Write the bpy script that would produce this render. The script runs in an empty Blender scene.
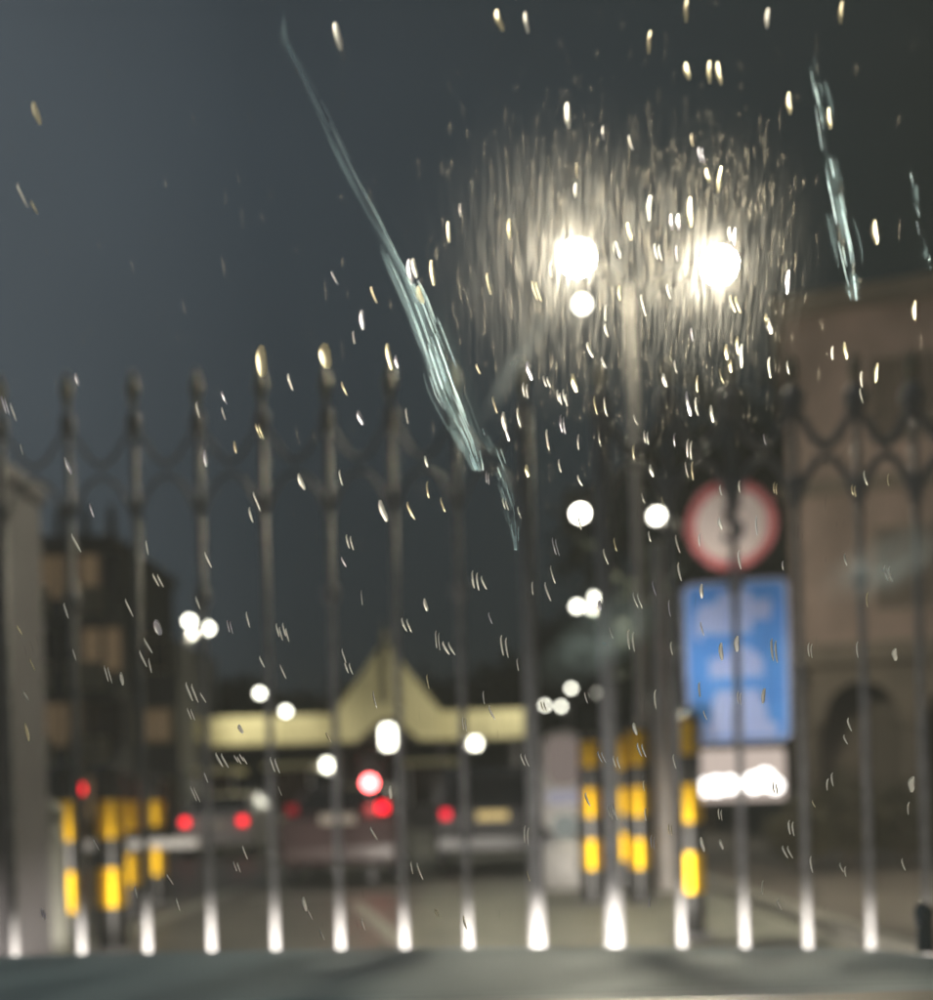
import bpy, bmesh, math, random
from mathutils import Vector, Matrix
random.seed(7)
S = bpy.context.scene
C = S.collection
R = math.radians
PI = math.pi

# ------------------------------------------------------------------ camera
EYE = 1.25
ROLL = 1.6
FPX = 1072.0
HX, HY = 466.5, 797.0          # vanishing point of the road, photograph pixels
cam_d = bpy.data.cameras.new('camera')
cam = bpy.data.objects.new('camera', cam_d)
C.objects.link(cam)
cam.location = (0, 0, EYE)
cam.rotation_euler = (Matrix.Rotation(R(90), 3, 'X') @ Matrix.Rotation(R(-ROLL), 3, 'Z')).to_euler()
cam_d.sensor_fit = 'AUTO'
cam_d.sensor_width = 36
cam_d.lens = 36 * FPX / 1000
cam_d.shift_y = (HY - 500) / 1000
cam_d.clip_start = 0.02
cam_d.clip_end = 3000
cam_d.dof.use_dof = True
cam_d.dof.focus_distance = 0.60
cam_d.dof.aperture_fstop = 4.2
S.camera = cam

# ------------------------------------------------------------------ sky: overcast night, windscreen glare put into its left-to-right tone
W = bpy.data.worlds.new('World'); S.world = W; W.use_nodes = True
nt = W.node_tree; N = nt.nodes; L = nt.links
for n in list(N): N.remove(n)
wo = N.new('ShaderNodeOutputWorld')
sky = N.new('ShaderNodeTexSky'); sky.sky_type = 'NISHITA'; sky.sun_disc = False
sky.sun_elevation = R(2); sky.sun_rotation = R(190)
bg1 = N.new('ShaderNodeBackground'); bg1.inputs[1].default_value = 0.003
L.new(sky.outputs[0], bg1.inputs[0])
tc = N.new('ShaderNodeTexCoord')
sep = N.new('ShaderNodeSeparateXYZ'); L.new(tc.outputs['Generated'], sep.inputs[0])
mr = N.new('ShaderNodeMapRange'); L.new(sep.outputs['X'], mr.inputs['Value'])
mr.inputs['From Min'].default_value = -0.55; mr.inputs['From Max'].default_value = 0.4
noi = N.new('ShaderNodeTexNoise'); noi.inputs['Scale'].default_value = 1.6; noi.inputs['Detail'].default_value = 3
L.new(tc.outputs['Generated'], noi.inputs['Vector'])
mx = N.new('ShaderNodeValToRGB'); cr = mx.color_ramp
cr.elements[0].position = 0.0; cr.elements[0].color = (0.095, 0.115, 0.138, 1)
cr.elements[1].position = 1.0; cr.elements[1].color = (0.006, 0.0085, 0.007, 1)
e_ = cr.elements.new(0.42); e_.color = (0.023, 0.032, 0.042, 1)
L.new(mr.outputs[0], mx.inputs[0])
mrz = N.new('ShaderNodeMapRange'); L.new(sep.outputs['Z'], mrz.inputs['Value'])
mrz.inputs['From Min'].default_value = 0.05; mrz.inputs['From Max'].default_value = 0.55
mrz.inputs['To Min'].default_value = 0.46; mrz.inputs['To Max'].default_value = 1.0
mul = N.new('ShaderNodeMath'); mul.operation = 'MULTIPLY'
mrn = N.new('ShaderNodeMapRange'); L.new(noi.outputs['Fac'], mrn.inputs['Value'])
mrn.inputs['From Min'].default_value = 0.3; mrn.inputs['From Max'].default_value = 0.7
mrn.inputs['To Min'].default_value = 0.72; mrn.inputs['To Max'].default_value = 1.22
L.new(mrz.outputs[0], mul.inputs[0]); L.new(mrn.outputs[0], mul.inputs[1])
bg2 = N.new('ShaderNodeBackground'); L.new(mx.outputs[0], bg2.inputs[0]); L.new(mul.outputs[0], bg2.inputs[1])
add = N.new('ShaderNodeAddShader'); L.new(bg1.outputs[0], add.inputs[0]); L.new(bg2.outputs[0], add.inputs[1])
L.new(add.outputs[0], wo.inputs[0])

S.view_settings.view_transform = 'Standard'
S.view_settings.look = 'None'
S.view_settings.exposure = 0.12
S.view_settings.gamma = 1
S.cycles.use_denoising = True
S.cycles.max_bounces = 8
S.cycles.transmission_bounces = 8
S.cycles.transparent_max_bounces = 12
S.cycles.caustics_refractive = True
S.cycles.sample_clamp_indirect = 6
S.cycles.sample_clamp_direct = 0

# ------------------------------------------------------------------ placing helpers
_c, _s = math.cos(R(ROLL)), math.sin(R(ROLL))
def P(px, py, d):
    """world point at depth d (metres ahead) that the photograph shows at px, py"""
    u, v = (px - HX) / FPX * d, (HY - py) / FPX * d
    return Vector((u * _c + v * _s, d, EYE - u * _s + v * _c))

# ------------------------------------------------------------------ materials
def mat(name, col, rough=0.7, metal=0.0, spec=0.5, noise=None, bump=0.0, scale=6.0, coat=0.0, detail=5):
    m = bpy.data.materials.new(name); m.use_nodes = True
    t = m.node_tree; b = t.nodes['Principled BSDF']
    b.inputs['Base Color'].default_value = (*col, 1)
    b.inputs['Roughness'].default_value = rough
    b.inputs['Metallic'].default_value = metal
    b.inputs['Specular IOR Level'].default_value = spec
    b.inputs['Coat Weight'].default_value = coat
    tcn = t.nodes.new('ShaderNodeTexCoord')
    n = t.nodes.new('ShaderNodeTexNoise'); n.inputs['Scale'].default_value = scale; n.inputs['Detail'].default_value = detail
    t.links.new(tcn.outputs['Object'], n.inputs['Vector'])
    c2 = noise if noise else tuple(c * 0.72 for c in col)
    r = t.nodes.new('ShaderNodeValToRGB')
    r.color_ramp.elements[0].position = 0.35; r.color_ramp.elements[1].position = 0.68
    r.color_ramp.elements[0].color = (*c2, 1); r.color_ramp.elements[1].color = (*col, 1)
    t.links.new(n.outputs['Fac'], r.inputs[0]); t.links.new(r.outputs[0], b.inputs['Base Color'])
    if bump:
        bp = t.nodes.new('ShaderNodeBump'); bp.inputs['Strength'].default_value = bump; bp.inputs['Distance'].default_value = 0.02
        t.links.new(n.outputs['Fac'], bp.inputs['Height']); t.links.new(bp.outputs[0], b.inputs['Normal'])
    return m

def emit(name, col, strength):
    m = bpy.data.materials.new(name); m.use_nodes = True
    t = m.node_tree
    for n in list(t.nodes): t.nodes.remove(n)
    o = t.nodes.new('ShaderNodeOutputMaterial'); e = t.nodes.new('ShaderNodeEmission')
    e.inputs[0].default_value = (*col, 1); e.inputs[1].default_value = strength
    t.links.new(e.outputs[0], o.inputs[0])
    return m

M = {}
M['asphalt'] = mat('wet_asphalt', (0.15, 0.142, 0.13), 0.48, noise=(0.1, 0.096, 0.09), bump=0.4, scale=1.3)
M['concrete'] = mat('wet_concrete', (0.24, 0.24, 0.2), 0.6, noise=(0.16, 0.16, 0.14), bump=0.2, scale=2)
M['kerb'] = mat('kerb_stone', (0.26, 0.25, 0.22), 0.7, bump=0.2, scale=5)
M['soil'] = mat('bare_soil', (0.07, 0.06, 0.045), 0.9, bump=0.5, scale=3)
M['paving'] = mat('dark_paving', (0.12, 0.1, 0.085), 0.8, bump=0.3, scale=2)
M['line'] = mat('road_paint', (0.5, 0.5, 0.45), 0.6, noise=(0.2, 0.2, 0.18), scale=14)
M['iron'] = mat('gate_iron', (0.30, 0.295, 0.3), 0.5, metal=0.0, spec=0.4, noise=(0.2, 0.195, 0.2), scale=30)
M['iron_dark'] = mat('dark_iron', (0.27, 0.265, 0.28), 0.5, metal=0.0, scale=30)
M['brass'] = mat('finial_brass', (0.4, 0.35, 0.22), 0.45, metal=0.4, scale=30)
M['galv'] = mat('galvanised_steel', (0.24, 0.235, 0.23), 0.45, metal=0.4, scale=8)
M['lamp_body'] = mat('lamp_housing', (0.35, 0.35, 0.35), 0.5, scale=8)
M['yellow'] = mat('yellow_reflective_paint', (0.9, 0.56, 0.02), 0.42, metal=0.85, noise=(0.8, 0.46, 0.02), scale=9)
M['black'] = mat('black_paint', (0.02, 0.02, 0.02), 0.3, scale=9)
M['white'] = mat('white_paint', (0.72, 0.7, 0.68), 0.45, noise=(0.6, 0.58, 0.56), scale=5)
M['sign_red'] = mat('sign_red', (0.62, 0.2, 0.2), 0.33, metal=0.9, scale=4)
M['sign_white'] = mat('sign_white', (0.72, 0.62, 0.57), 0.33, metal=0.9, noise=(0.66, 0.56, 0.52), scale=4)
M['sign_blue'] = mat('sign_blue', (0.12, 0.36, 0.85), 0.33, metal=0.9, noise=(0.1, 0.3, 0.78), scale=4)
M['sign_print'] = mat('sign_print', (0.46, 0.56, 0.88), 0.33, metal=0.9, noise=(0.4, 0.5, 0.85), scale=4)
M['sign_border'] = mat('sign_border', (0.5, 0.58, 0.85), 0.33, metal=0.9, scale=4)
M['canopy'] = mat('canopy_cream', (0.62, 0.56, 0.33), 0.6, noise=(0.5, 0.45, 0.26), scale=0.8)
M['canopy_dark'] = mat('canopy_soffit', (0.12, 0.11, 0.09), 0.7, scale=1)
M['stone'] = mat('pink_sandstone', (0.36, 0.26, 0.22), 0.85, noise=(0.2, 0.145, 0.12), bump=0.4, scale=0.7)
M['stone2'] = mat('brown_stone', (0.19, 0.15, 0.115), 0.85, noise=(0.12, 0.1, 0.08), bump=0.4, scale=0.9)
M['stain'] = mat('weathered_plaster', (0.14, 0.13, 0.14), 0.85, noise=(0.08, 0.074, 0.08), bump=0.2, scale=1.1)
M['beige'] = mat('beige_plaster', (0.5, 0.42, 0.28), 0.85, noise=(0.36, 0.3, 0.2), scale=0.5)
M['greyplaster'] = mat('grey_plaster', (0.17, 0.17, 0.17), 0.85, noise=(0.11, 0.11, 0.11), scale=0.5)
M['glass_dark'] = mat('dark_window_glass', (0.02, 0.022, 0.025), 0.08, scale=1)
M['leaf'] = mat('leaf', (0.036, 0.042, 0.026), 0.7, noise=(0.02, 0.026, 0.016), scale=2)
M['leaf2'] = mat('brown_green_leaf', (0.1, 0.085, 0.045), 0.6, noise=(0.055, 0.05, 0.03), scale=2)
M['bark'] = mat('bark', (0.1, 0.08, 0.06), 0.9, bump=0.6, scale=8)
M['car_white'] = mat('white_car_paint', (0.5, 0.47, 0.46), 0.25, coat=0.6, scale=1)
M['car_dark'] = mat('dark_car_paint', (0.045, 0.045, 0.05), 0.25, coat=0.6, scale=1)
M['car_red'] = mat('maroon_car_paint', (0.1, 0.06, 0.06), 0.25, coat=0.6, scale=1)
M['car_own'] = mat('grey_teal_bonnet_paint', (0.13, 0.22, 0.29), 0.6, spec=0.3, noise=(0.11, 0.19, 0.26), coat=0.0, scale=3)
M['rubber'] = mat('rubber', (0.02, 0.02, 0.02), 0.6, scale=10)
M['plastic'] = mat('black_plastic', (0.015, 0.016, 0.018), 0.35, scale=10)
M['plate'] = mat('number_plate_yellow', (0.75, 0.6, 0.28), 0.5, noise=(0.7, 0.56, 0.26), scale=4)
M['plate_w'] = mat('number_plate_white', (0.7, 0.62, 0.52), 0.5, scale=4)
M['chrome'] = mat('chrome', (0.7, 0.7, 0.7), 0.15, metal=1, scale=10)
M['nozzle'] = mat('nozzle_plastic', (0.05, 0.09, 0.11), 0.12, coat=1.0, scale=30)
M['red_lens'] = emit('brake_lamp_glow', (1.0, 0.006, 0.022), 4.5)
M['red_mid'] = emit('soft_brake_lamp_glow', (1.0, 0.012, 0.04), 2.2)
M['red_dim'] = emit('tail_lamp_glow', (1.0, 0.02, 0.05), 0.3)
M['red_hot'] = emit('red_signal_glow', (1.0, 0.12, 0.12), 22.0)
M['orange_lens'] = emit('orange_lamp_glow', (1.0, 0.45, 0.2), 0.9)
M['plate_glow'] = emit('self_glowing_plate', (1.0, 0.72, 0.3), 0.75)  # plate glows itself in place of light falling on it

# ------------------------------------------------------------------ mesh helpers
def link(name, bm, m, parent=None, smooth=False, shared=None):
    if shared is None:
        me = bpy.data.meshes.new(name)
        bm.normal_update(); bm.to_mesh(me); bm.free()
        for k in (m if isinstance(m, (list, tuple)) else [m]): me.materials.append(k)
        if smooth:
            for p in me.polygons: p.use_smooth = True
    else: me = shared
    o = bpy.data.objects.new(name, me); C.objects.link(o)
    if parent: o.parent = parent
    return o
def tag(o, label=None, cat=None, group=None, kind=None):
    if label: o['label'] = label
    if cat: o['category'] = cat
    if group: o['group'] = group
    if kind: o['kind'] = kind
    return o
def empty(name, loc, label, cat, group=None, rz=0):
    o = bpy.data.objects.new(name, None); C.objects.link(o)
    o.location = loc; o.rotation_euler = (0, 0, rz); o.empty_display_size = 0.2
    return tag(o, label, cat, group)
def copy_tree(o, parent=None):
    c = o.copy(); C.objects.link(c); c.parent = parent
    for ch in list(o.children): copy_tree(ch, c)
    return c
def box(bm, x0, x1, y0, y1, z0, z1, bev=0.0):
    vs = [bm.verts.new((x, y, z)) for x in (x0, x1) for y in (y0, y1) for z in (z0, z1)]
    fs = [(0, 1, 3, 2), (4, 6, 7, 5), (0, 4, 5, 1), (2, 3, 7, 6), (0, 2, 6, 4), (1, 5, 7, 3)]
    faces = [bm.faces.new([vs[i] for i in f]) for f in fs]
    if bev:
        es = set(e for f in faces for e in f.edges)
        bmesh.ops.bevel(bm, geom=list(es), offset=bev, segments=2, affect='EDGES', profile=0.5)
    return faces
def lathe(bm, prof, seg=16, cx=0, cy=0, cz=0):
    """prof: (radius, z) from bottom to top"""
    rings = []
    for r, z in prof:
        rings.append([bm.verts.new((cx + r * math.cos(2 * PI * i / seg), cy + r * math.sin(2 * PI * i / seg), cz + z)) for i in range(seg)])
    for a, b in zip(rings, rings[1:]):
        for i in range(seg):
            bm.faces.new((a[i], a[(i + 1) % seg], b[(i + 1) % seg], b[i]))
    bm.faces.new(rings[0][::-1]); bm.faces.new(rings[-1])
def tube(bm, pts, rads, seg=8):
    pts = [Vector(p) for p in pts]
    if not hasattr(rads, '__len__'): rads = [rads] * len(pts)
    rings = []
    for i, p in enumerate(pts):
        d = (pts[min(i + 1, len(pts) - 1)] - pts[max(i - 1, 0)]).normalized()
        a = Vector((0, 1, 0)) if abs(d.y) < 0.9 else Vector((1, 0, 0))
        u = d.cross(a).normalized(); v = d.cross(u).normalized()
        rings.append([bm.verts.new(p + rads[i] * (math.cos(2 * PI * k / seg) * u + math.sin(2 * PI * k / seg) * v)) for k in range(seg)])
    for a, b in zip(rings, rings[1:]):
        for k in range(seg):
            bm.faces.new((a[k], a[(k + 1) % seg], b[(k + 1) % seg], b[k]))
    bm.faces.new(rings[0][::-1]); bm.faces.new(rings[-1])
def prism(bm, pts, y0, y1):
    """polygon pts (x, z) extruded from y0 (front) to y1"""
    a = [bm.verts.new((x, y0, z)) for x, z in pts]; b = [bm.verts.new((x, y1, z)) for x, z in pts]
    bm.faces.new(a); bm.faces.new(b[::-1])
    n = len(pts)
    for i in range(n): bm.faces.new((a[i], b[i], b[(i + 1) % n], a[(i + 1) % n]))
def prism_x(bm, pts, x0, x1):
    """polygon pts (y, z) extruded along x"""
    a = [bm.verts.new((x0, y, z)) for y, z in pts]; b = [bm.verts.new((x1, y, z)) for y, z in pts]
    bm.faces.new(a[::-1]); bm.faces.new(b)
    n = len(pts)
    for i in range(n): bm.faces.new((a[i], a[(i + 1) % n], b[(i + 1) % n], b[i]))
def BM(): return bmesh.new()
def rrect(x0, x1, z0, z1, r, n=6):
    out = []
    for cx, cz, a0 in ((x1 - r, z1 - r, 0), (x0 + r, z1 - r, 90), (x0 + r, z0 + r, 180), (x1 - r, z0 + r, 270)):
        for i in range(n + 1):
            a = R(a0 + 90 * i / n); out.append((cx + r * math.cos(a), cz + r * math.sin(a)))
    return out
def circ(r, cx=0, cz=0, n=40): return [(cx + r * math.cos(2 * PI * i / n), cz + r * math.sin(2 * PI * i / n)) for i in range(n)]

# ------------------------------------------------------------------ the setting
def sheet(name, x0, x1, y0, y1, z, m, nx=1, ny=1, und=0):
    bm = BM()
    vs = [[bm.verts.new((x0 + (x1 - x0) * i / nx, y0 + (y1 - y0) * j / ny, z)) for j in range(ny + 1)] for i in range(nx + 1)]
    for i in range(nx):
        for j in range(ny): bm.faces.new((vs[i][j], vs[i + 1][j], vs[i + 1][j + 1], vs[i][j + 1]))
    return tag(link(name, bm, m), kind='structure')
sheet('ground', -900, 900, -60, 1400, -0.012, M['soil'])
road = sheet('road', -9, 3.0, -8, 120, 0.0, M['asphalt'])
tag(road, 'wide wet grey asphalt road leading to the toll canopy', kind='structure')
ap = sheet('concrete_apron', -0.6, 2.98, 6.2, 16.5, 0.004, M['concrete'])
tag(ap, 'pale damp concrete lane between the striped posts')
# painted lines on the road
bm = BM()
for (xa, ya, xb, yb, w) in ((-1.39, 13.0, -0.56, 9.0, 0.09), (-3.4, 8, -3.1, 42, 0.12), (-2.9, 14.0, -0.2, 14.35, 0.2)):
    d = Vector((xb - xa, yb - ya, 0)).normalized(); n_ = Vector((-d.y, d.x, 0)) * w
    q = [Vector((xa, ya, 0.009)) + n_, Vector((xa, ya, 0.009)) - n_, Vector((xb, yb, 0.009)) - n_, Vector((xb, yb, 0.009)) + n_]
    bm.faces.new([bm.verts.new(v) for v in q][::-1])
ln = link('road_marking', bm, M['line']); tag(ln, kind='structure')
# pavement on the right with single kerbstones
bm = BM(); box(bm, 3.14, 7.2, 2, 80, -0.01, 0.13)
pave = tag(link('pavement', bm, M['paving']), kind='structure')
ks = None
for k in range(34):
    if ks is None:
        bm = BM(); box(bm, 2.99, 3.13, -0.485, 0.485, -0.01, 0.145, 0.012); o = link('kerbstone', bm, M['kerb'], pave); ks = o.data
    else: o = link('kerbstone', None, None, pave, shared=ks)
    o.location = (random.uniform(-0.004, 0.004), 2.6 + k * 1.0, random.uniform(-0.004, 0.004))

# ------------------------------------------------------------------ lamps
LW = (1.0, 0.93, 0.74)
M['pole_paint'] = mat('pale_pole_paint', (0.75, 0.7, 0.66), 0.38, metal=0.6, noise=(0.6, 0.56, 0.53), scale=4)
M['lamp_near'] = emit('street_lamp_glow', (1.0, 0.89, 0.66), 2100)
M['lamp_small'] = emit('small_street_lamp_glow', (1.0, 0.93, 0.8), 12)
M['lamp_mid'] = emit('middle_street_lamp_glow', (1.0, 0.93, 0.8), 22)
M['lamp_far'] = emit('far_street_lamp_glow', (1.0, 0.95, 0.8), 13)
M['lamp_farther'] = emit('dim_far_lamp_glow', (1.0, 0.94, 0.74), 22)
def light_pt(name, parent, loc, power, radius, col=LW, rot=(0, 0, 0)):
    narrow = rot != (0, 0, 0)
    l = bpy.data.lights.new(name, 'SPOT'); l.energy = power; l.shadow_soft_size = radius; l.color = col
    l.spot_size = R(85 if narrow else 150); l.spot_blend = 0.8
    o = bpy.data.objects.new(name, l); C.objects.link(o); o.parent = parent; o.location = loc; o.rotation_euler = rot
    return o
def head(t, x, y, z, lens, m, tilt=28):
    """round flood head with its flat lens turned to the road in front (-y) and down"""
    bm = BM(); lathe(bm, [(lens * 0.5, 0.16), (lens * 0.95, 0.1), (lens * 1.1, 0.0), (lens * 1.1, -0.019)], 18)
    tube(bm, [(0, 0, -0.0195), (0, 0, -0.021)], lens * 0.95, 18)
    for k in range(20):
        a0, a1 = 2 * PI * k / 20, 2 * PI * (k + 1) / 20
        q_ = [bm.verts.new((lens * 1.06 * math.cos(a), lens * 1.06 * math.sin(a), z_)) for a, z_ in ((a0, -0.018), (a1, -0.018), (a1, -0.09), (a0, -0.09))]
        bm.faces.new(q_)
    hd = link('lamp_head', bm, M['lamp_body'], t); hd.location = (x, y, z); hd.rotation_euler = (R(-90 + tilt), 0, 0)
    bm = BM(); lathe(bm, [(lens * 0.97, -0.024), (lens, -0.0215)], 20)
    link('lamp_lens', bm, m, hd)
    return hd
def mast_at(heads, pole_px, d, label, m, power=0, lens=0.2, r0=0.13, pm=None, group='street lamp masts', rot=(0, 0, 0)):
    """heads: photograph pixels of the lamp heads; the pole rises at column pole_px (measured near the heads)"""
    pts = [P(x, y, d) for x, y in heads]
    top = max(p.z for p in pts); px_ = P(pole_px, heads[0][1], d).x
    t = empty('street_lamp', (px_, d, 0), label, 'street lamp', group)
    h = top - 0.35
    bm = BM(); lathe(bm, [(r0 * 1.7, 0), (r0 * 1.7, 0.05), (r0, 0.06), (r0 * 0.92, 2.4), (r0 * 0.7, 2.5), (r0 * 0.4, h)], 14)
    link('pole', bm, pm or M['galv'], t)
    for p in pts:
        x = p.x - px_; z = p.z
        if abs(x) > 0.1:
            bm = BM(); tube(bm, [(0, 0.02, h - 0.5), (x * 0.25, 0.1, z - 0.25), (x * 0.6, 0.16, z - 0.02), (x, 0.17, z + 0.02)], [0.045, 0.04, 0.035, 0.03], 8)
            link('arm', bm, M['galv'], t)
        head(t, x, 0, z, lens, m)
        if power: light_pt('lamp_or_fill_light', t, (x, -0.1, z - 0.3), power, 0.12, rot=rot)
    return t
m1 = mast_at([(577, 258), (718, 265)], 629, 14.4, 'nearest and tallest lamp mast with two glaring heads left of the signs', M['lamp_near'], 0, 0.17, 0.1, M['pole_paint'])
p_ = P(582, 304, 14.3); head(m1, p_.x - m1.location.x, -0.1, p_.z, 0.085, M['lamp_small'])
bm = BM(); tube(bm, [(p_.x - m1.location.x, 0.14, p_.z + 0.02), (p_.x - m1.location.x, 0.15, p_.z + 0.5)], 0.02, 6); link('drop_rod', bm, M['galv'], m1)
m2 = mast_at([(656, 515)], 657, 13.6, 'single white lamp on a stout grey pole beside the yellow banded posts', M['lamp_small'], 0, 0.085, 0.15, M['pole_paint'])
added_head = head(m2, 0.22, 0.3, P(656, 515, 13.6).z - 0.1, 0.11, M['lamp_body'], -10); added_head.rotation_euler = (R(-90), 0, R(145))  # unseen rear head added to carry the light on the stone building
light_pt('lamp_or_fill_light', m2, (0.3, 0.55, P(656, 515, 13.6).z), 1150, 0.1, rot=(R(102), 0, R(-35))).data.spot_size = R(100)  # added spot that brightens the stone building's front
mast_at([(580, 513)], 608, 27.4, 'lone round lamp halfway up the view on a slim pole left of the stout one', M['lamp_mid'], 1400, 0.17)
mast_at([(577, 606), (593, 598)], 600, 40.7, 'mast with two small lamps close together below the lone round lamp', M['lamp_far'], 1500, 0.15, rot=(R(20), R(52), 0))
mast_at([(561, 706), (571, 688)], 566, 48, 'far mast with two lamps over the right end of the cream canopy', M['lamp_far'], 0, 0.11)
mast_at([(545, 705), (596, 692)], 570, 51, 'farthest mast with widely spread lamps right of the canopy', M['lamp_far'], 0, 0.11)
mast_at([(190, 621), (208, 628)], 186, 42, 'mast with two close white lamps above the left tip of the canopy', M['lamp_far'], 1300, 0.17, rot=(R(12), R(-30), 0))
mast_at([(260, 693), (286, 711)], 268, 62, 'low looking far mast with two lamps behind the left half of the canopy', M['lamp_far'], 0, 0.2)

# ------------------------------------------------------------------ toll canopy
D = 44.0
a = P(172, 714, D); b = P(524, 714, D); zt = (a.z + b.z) / 2; zb = P(350, 742, D).z
ct = empty('toll_canopy', ((a.x + b.x) / 2, D, 0), 'long cream toll canopy with a tall pointed gable in its middle', 'canopy')
cxm = ct.location.x
apx = P(385, 640, D); gl = P(334, 712, D).x; gr = P(441, 712, D).x
x0, x1 = a.x - cxm, b.x - cxm
gl -= cxm; gr -= cxm; ax = apx.x - cxm
def part(name, m, fn, parent, **k):
    bm = BM(); fn(bm); return link(name, bm, m, parent, **k)
nseg = 4
xs = [x0, x0 + 1.2] + [x0 + 1.2 + (gl - x0 - 1.2) * i / 3 for i in (1, 2, 3)]
for xa, xb in list(zip(xs, xs[1:])) + [(gr, gr + (x1 - gr) / 2), (gr + (x1 - gr) / 2, x1)]:
    lo = zb + (0.25 if xa == x0 else 0)
    part('fascia_panel', M['canopy'], lambda bm: box(bm, xa + 0.015, xb - 0.015, -0.12, 0.0, lo, zt), ct)
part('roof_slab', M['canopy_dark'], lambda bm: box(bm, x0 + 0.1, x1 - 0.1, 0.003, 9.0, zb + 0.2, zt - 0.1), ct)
# gable: concave flared front with an arched underside
def gable(bm):
    pts = []
    n = 14
    hz = apx.z - zt
    for i in range(n + 1):
        t = i / n
        pts.append((gl + (ax - gl) * t, zt + hz * (0.95 * t + 0.05 * t * t * t)))
    for i in range(n - 1, -1, -1):
        t = i / n
        pts.append((gr + (ax - gr) * t, zt + hz * (0.95 * t + 0.05 * t * t * t)))
    pts.append((gr - 0.003, zb))
    m_ = 10
    for i in range(m_ + 1):
        t = i / m_
        x = gr - 0.9 + (gl + 0.9 - gr + 0.9) * t
        pts.append((x, zb + 1.0 * (1 - abs(2 * t - 1) ** 1.15)))
    pts.append((gl + 0.003, zb))
    prism(bm, pts, -0.3, -0.13)
part('gable_front', M['canopy'], gable, ct)
def pyr(bm):
    n = 8; hz = apx.z - zt; rings = []
    for i in range(n + 1):
        t = i / n; z = zt + 0.01 + hz * (0.8 * t + 0.2 * t * t * t) * 0.94
        q = 1 - t * 0.97
        xa = ax + (gl + 0.3 - ax) * q; xb = ax + (gr - 0.3 - ax) * q
        yc = 2.3; ya = yc - 2.25 * q; yb = yc + 2.25 * q
        rings.append([bm.verts.new(v) for v in ((xa, ya, z), (xb, ya, z), (xb, yb, z), (xa, yb, z))])
    for r0_, r1_ in zip(rings, rings[1:]):
        for k in range(4): bm.faces.new((r0_[k], r0_[(k + 1) % 4], r1_[(k + 1) % 4], r1_[k]))
    bm.faces.new(rings[-1])
part('spire_roof', M['canopy'], pyr, ct)
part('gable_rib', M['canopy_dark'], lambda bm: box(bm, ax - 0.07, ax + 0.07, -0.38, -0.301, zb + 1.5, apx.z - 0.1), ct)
part('finial', M['brass'], lambda bm: lathe(bm, [(0.05, 0), (0.16, 0.15), (0.16, 0.3), (0.05, 0.45), (0.02, 0.9)], 10, ax, -0.2, apx.z - 0.1), ct)
for xx in (x0 + 1.4, gl, gr, x1 - 0.4):
    part('column', M['stain'], lambda bm: box(bm, xx - 0.16, xx + 0.16, 0.6, 0.92, 0, zb + 0.2, 0.02), ct)
M['hall_light'] = emit('canopy_lamp_glow', (1.0, 0.95, 0.78), 9)
def flood(px, py, d, w, h, label, power=0, m='hall_light'):
    p = P(px, py, d)
    t = empty('floodlight', p, label, 'floodlight', 'lights under the toll canopy')
    bm = BM(); box(bm, -w / 2 - 0.05, w / 2 + 0.05, 0.0, 0.16, -h / 2 - 0.05, h / 2 + 0.05, 0.01); link('housing', bm, M['lamp_body'], t)
    bm = BM(); prism(bm, rrect(-w / 2, w / 2, -h / 2, h / 2, min(w, h) * .3), -0.02, -0.002); link('lamp_lens', bm, M[m], t)
    bm = BM(); tube(bm, [(0, 0.16, 0), (0, 0.4, 0.1), (0, 0.7, 0.3)], 0.03, 6); link('bracket', bm, M['galv'], t)
    if power:
        l = bpy.data.lights.new('flood_light', 'SPOT'); l.energy = power; l.spot_size = R(150); l.spot_blend = 1; l.shadow_soft_size = 0.15; l.color = (1, 0.93, 0.75)
        o = bpy.data.objects.new('flood_light', l); C.objects.link(o); o.parent = t; o.location = (0, -0.12, 0); o.rotation_euler = (R(55), 0, 0)
    return t
flood(388, 737, D - 1.2, 0.48, 0.9, 'big upright white floodlight hung in the arch of the canopy gable', 500)
flood(475, 743, D - 1.0, 0.36, 0.36, 'round white floodlight at the right part of the canopy edge', 400)
flood(327, 765, D - 1.0, 0.3, 0.4, 'small cream floodlight below the left canopy edge near the red signal', 300)
flood(216, 788, D - 1.0, 0.32, 0.5, 'dim slanting lamp between the two left queueing tail lights', 0, 'lamp_farther').rotation_euler = (0, R(-25), 0)
flood(178, 724, D - 0.6, 0.3, 0.3, 'faint yellowish lamp on the left tip of the canopy', 0, 'orange_lens')

# canopy front is washed by spots aimed from two lamp masts
# ------------------------------------------------------------------ toll booths, traffic signal
def booth(px, d, w, h, label):
    g = P(px, 797, d)
    t = empty('toll_booth', (g.x, d, 0), label, 'booth', 'toll booths under the canopy')
    bm = BM(); box(bm, -w / 2, w / 2, 0, 1.6, 0, 1.05, 0.02); link('base_wall', bm, M['stain'], t)
    for s in (-1, 1):
        bm = BM(); box(bm, s * (w / 2 - 0.05) - 0.05, s * (w / 2 - 0.05) + 0.05, 0.02, 0.1, 1.05, h - 0.2); link('corner_post', bm, M['white'], t)
    bm = BM(); box(bm, -w / 2 + 0.11, w / 2 - 0.11, 0.05, 0.07, 1.053, h - 0.203); link('window_pane', bm, M['glass_dark'], t)
    bm = BM(); box(bm, -w / 2 - 0.15, w / 2 + 0.15, -0.15, 1.75, h - 0.2, h, 0.03); link('booth_roof', bm, M['canopy'], t)
booth(430, 41, 1.7, 2.7, 'toll booth behind the dark car, right of the pointed gable')
booth(290, 41, 1.7, 2.7, 'toll booth left of the pointed gable behind the maroon car')
booth(215, 41.5, 1.5, 2.6, 'toll booth under the left end of the canopy')
sg = P(370, 783, 16.6)
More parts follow.
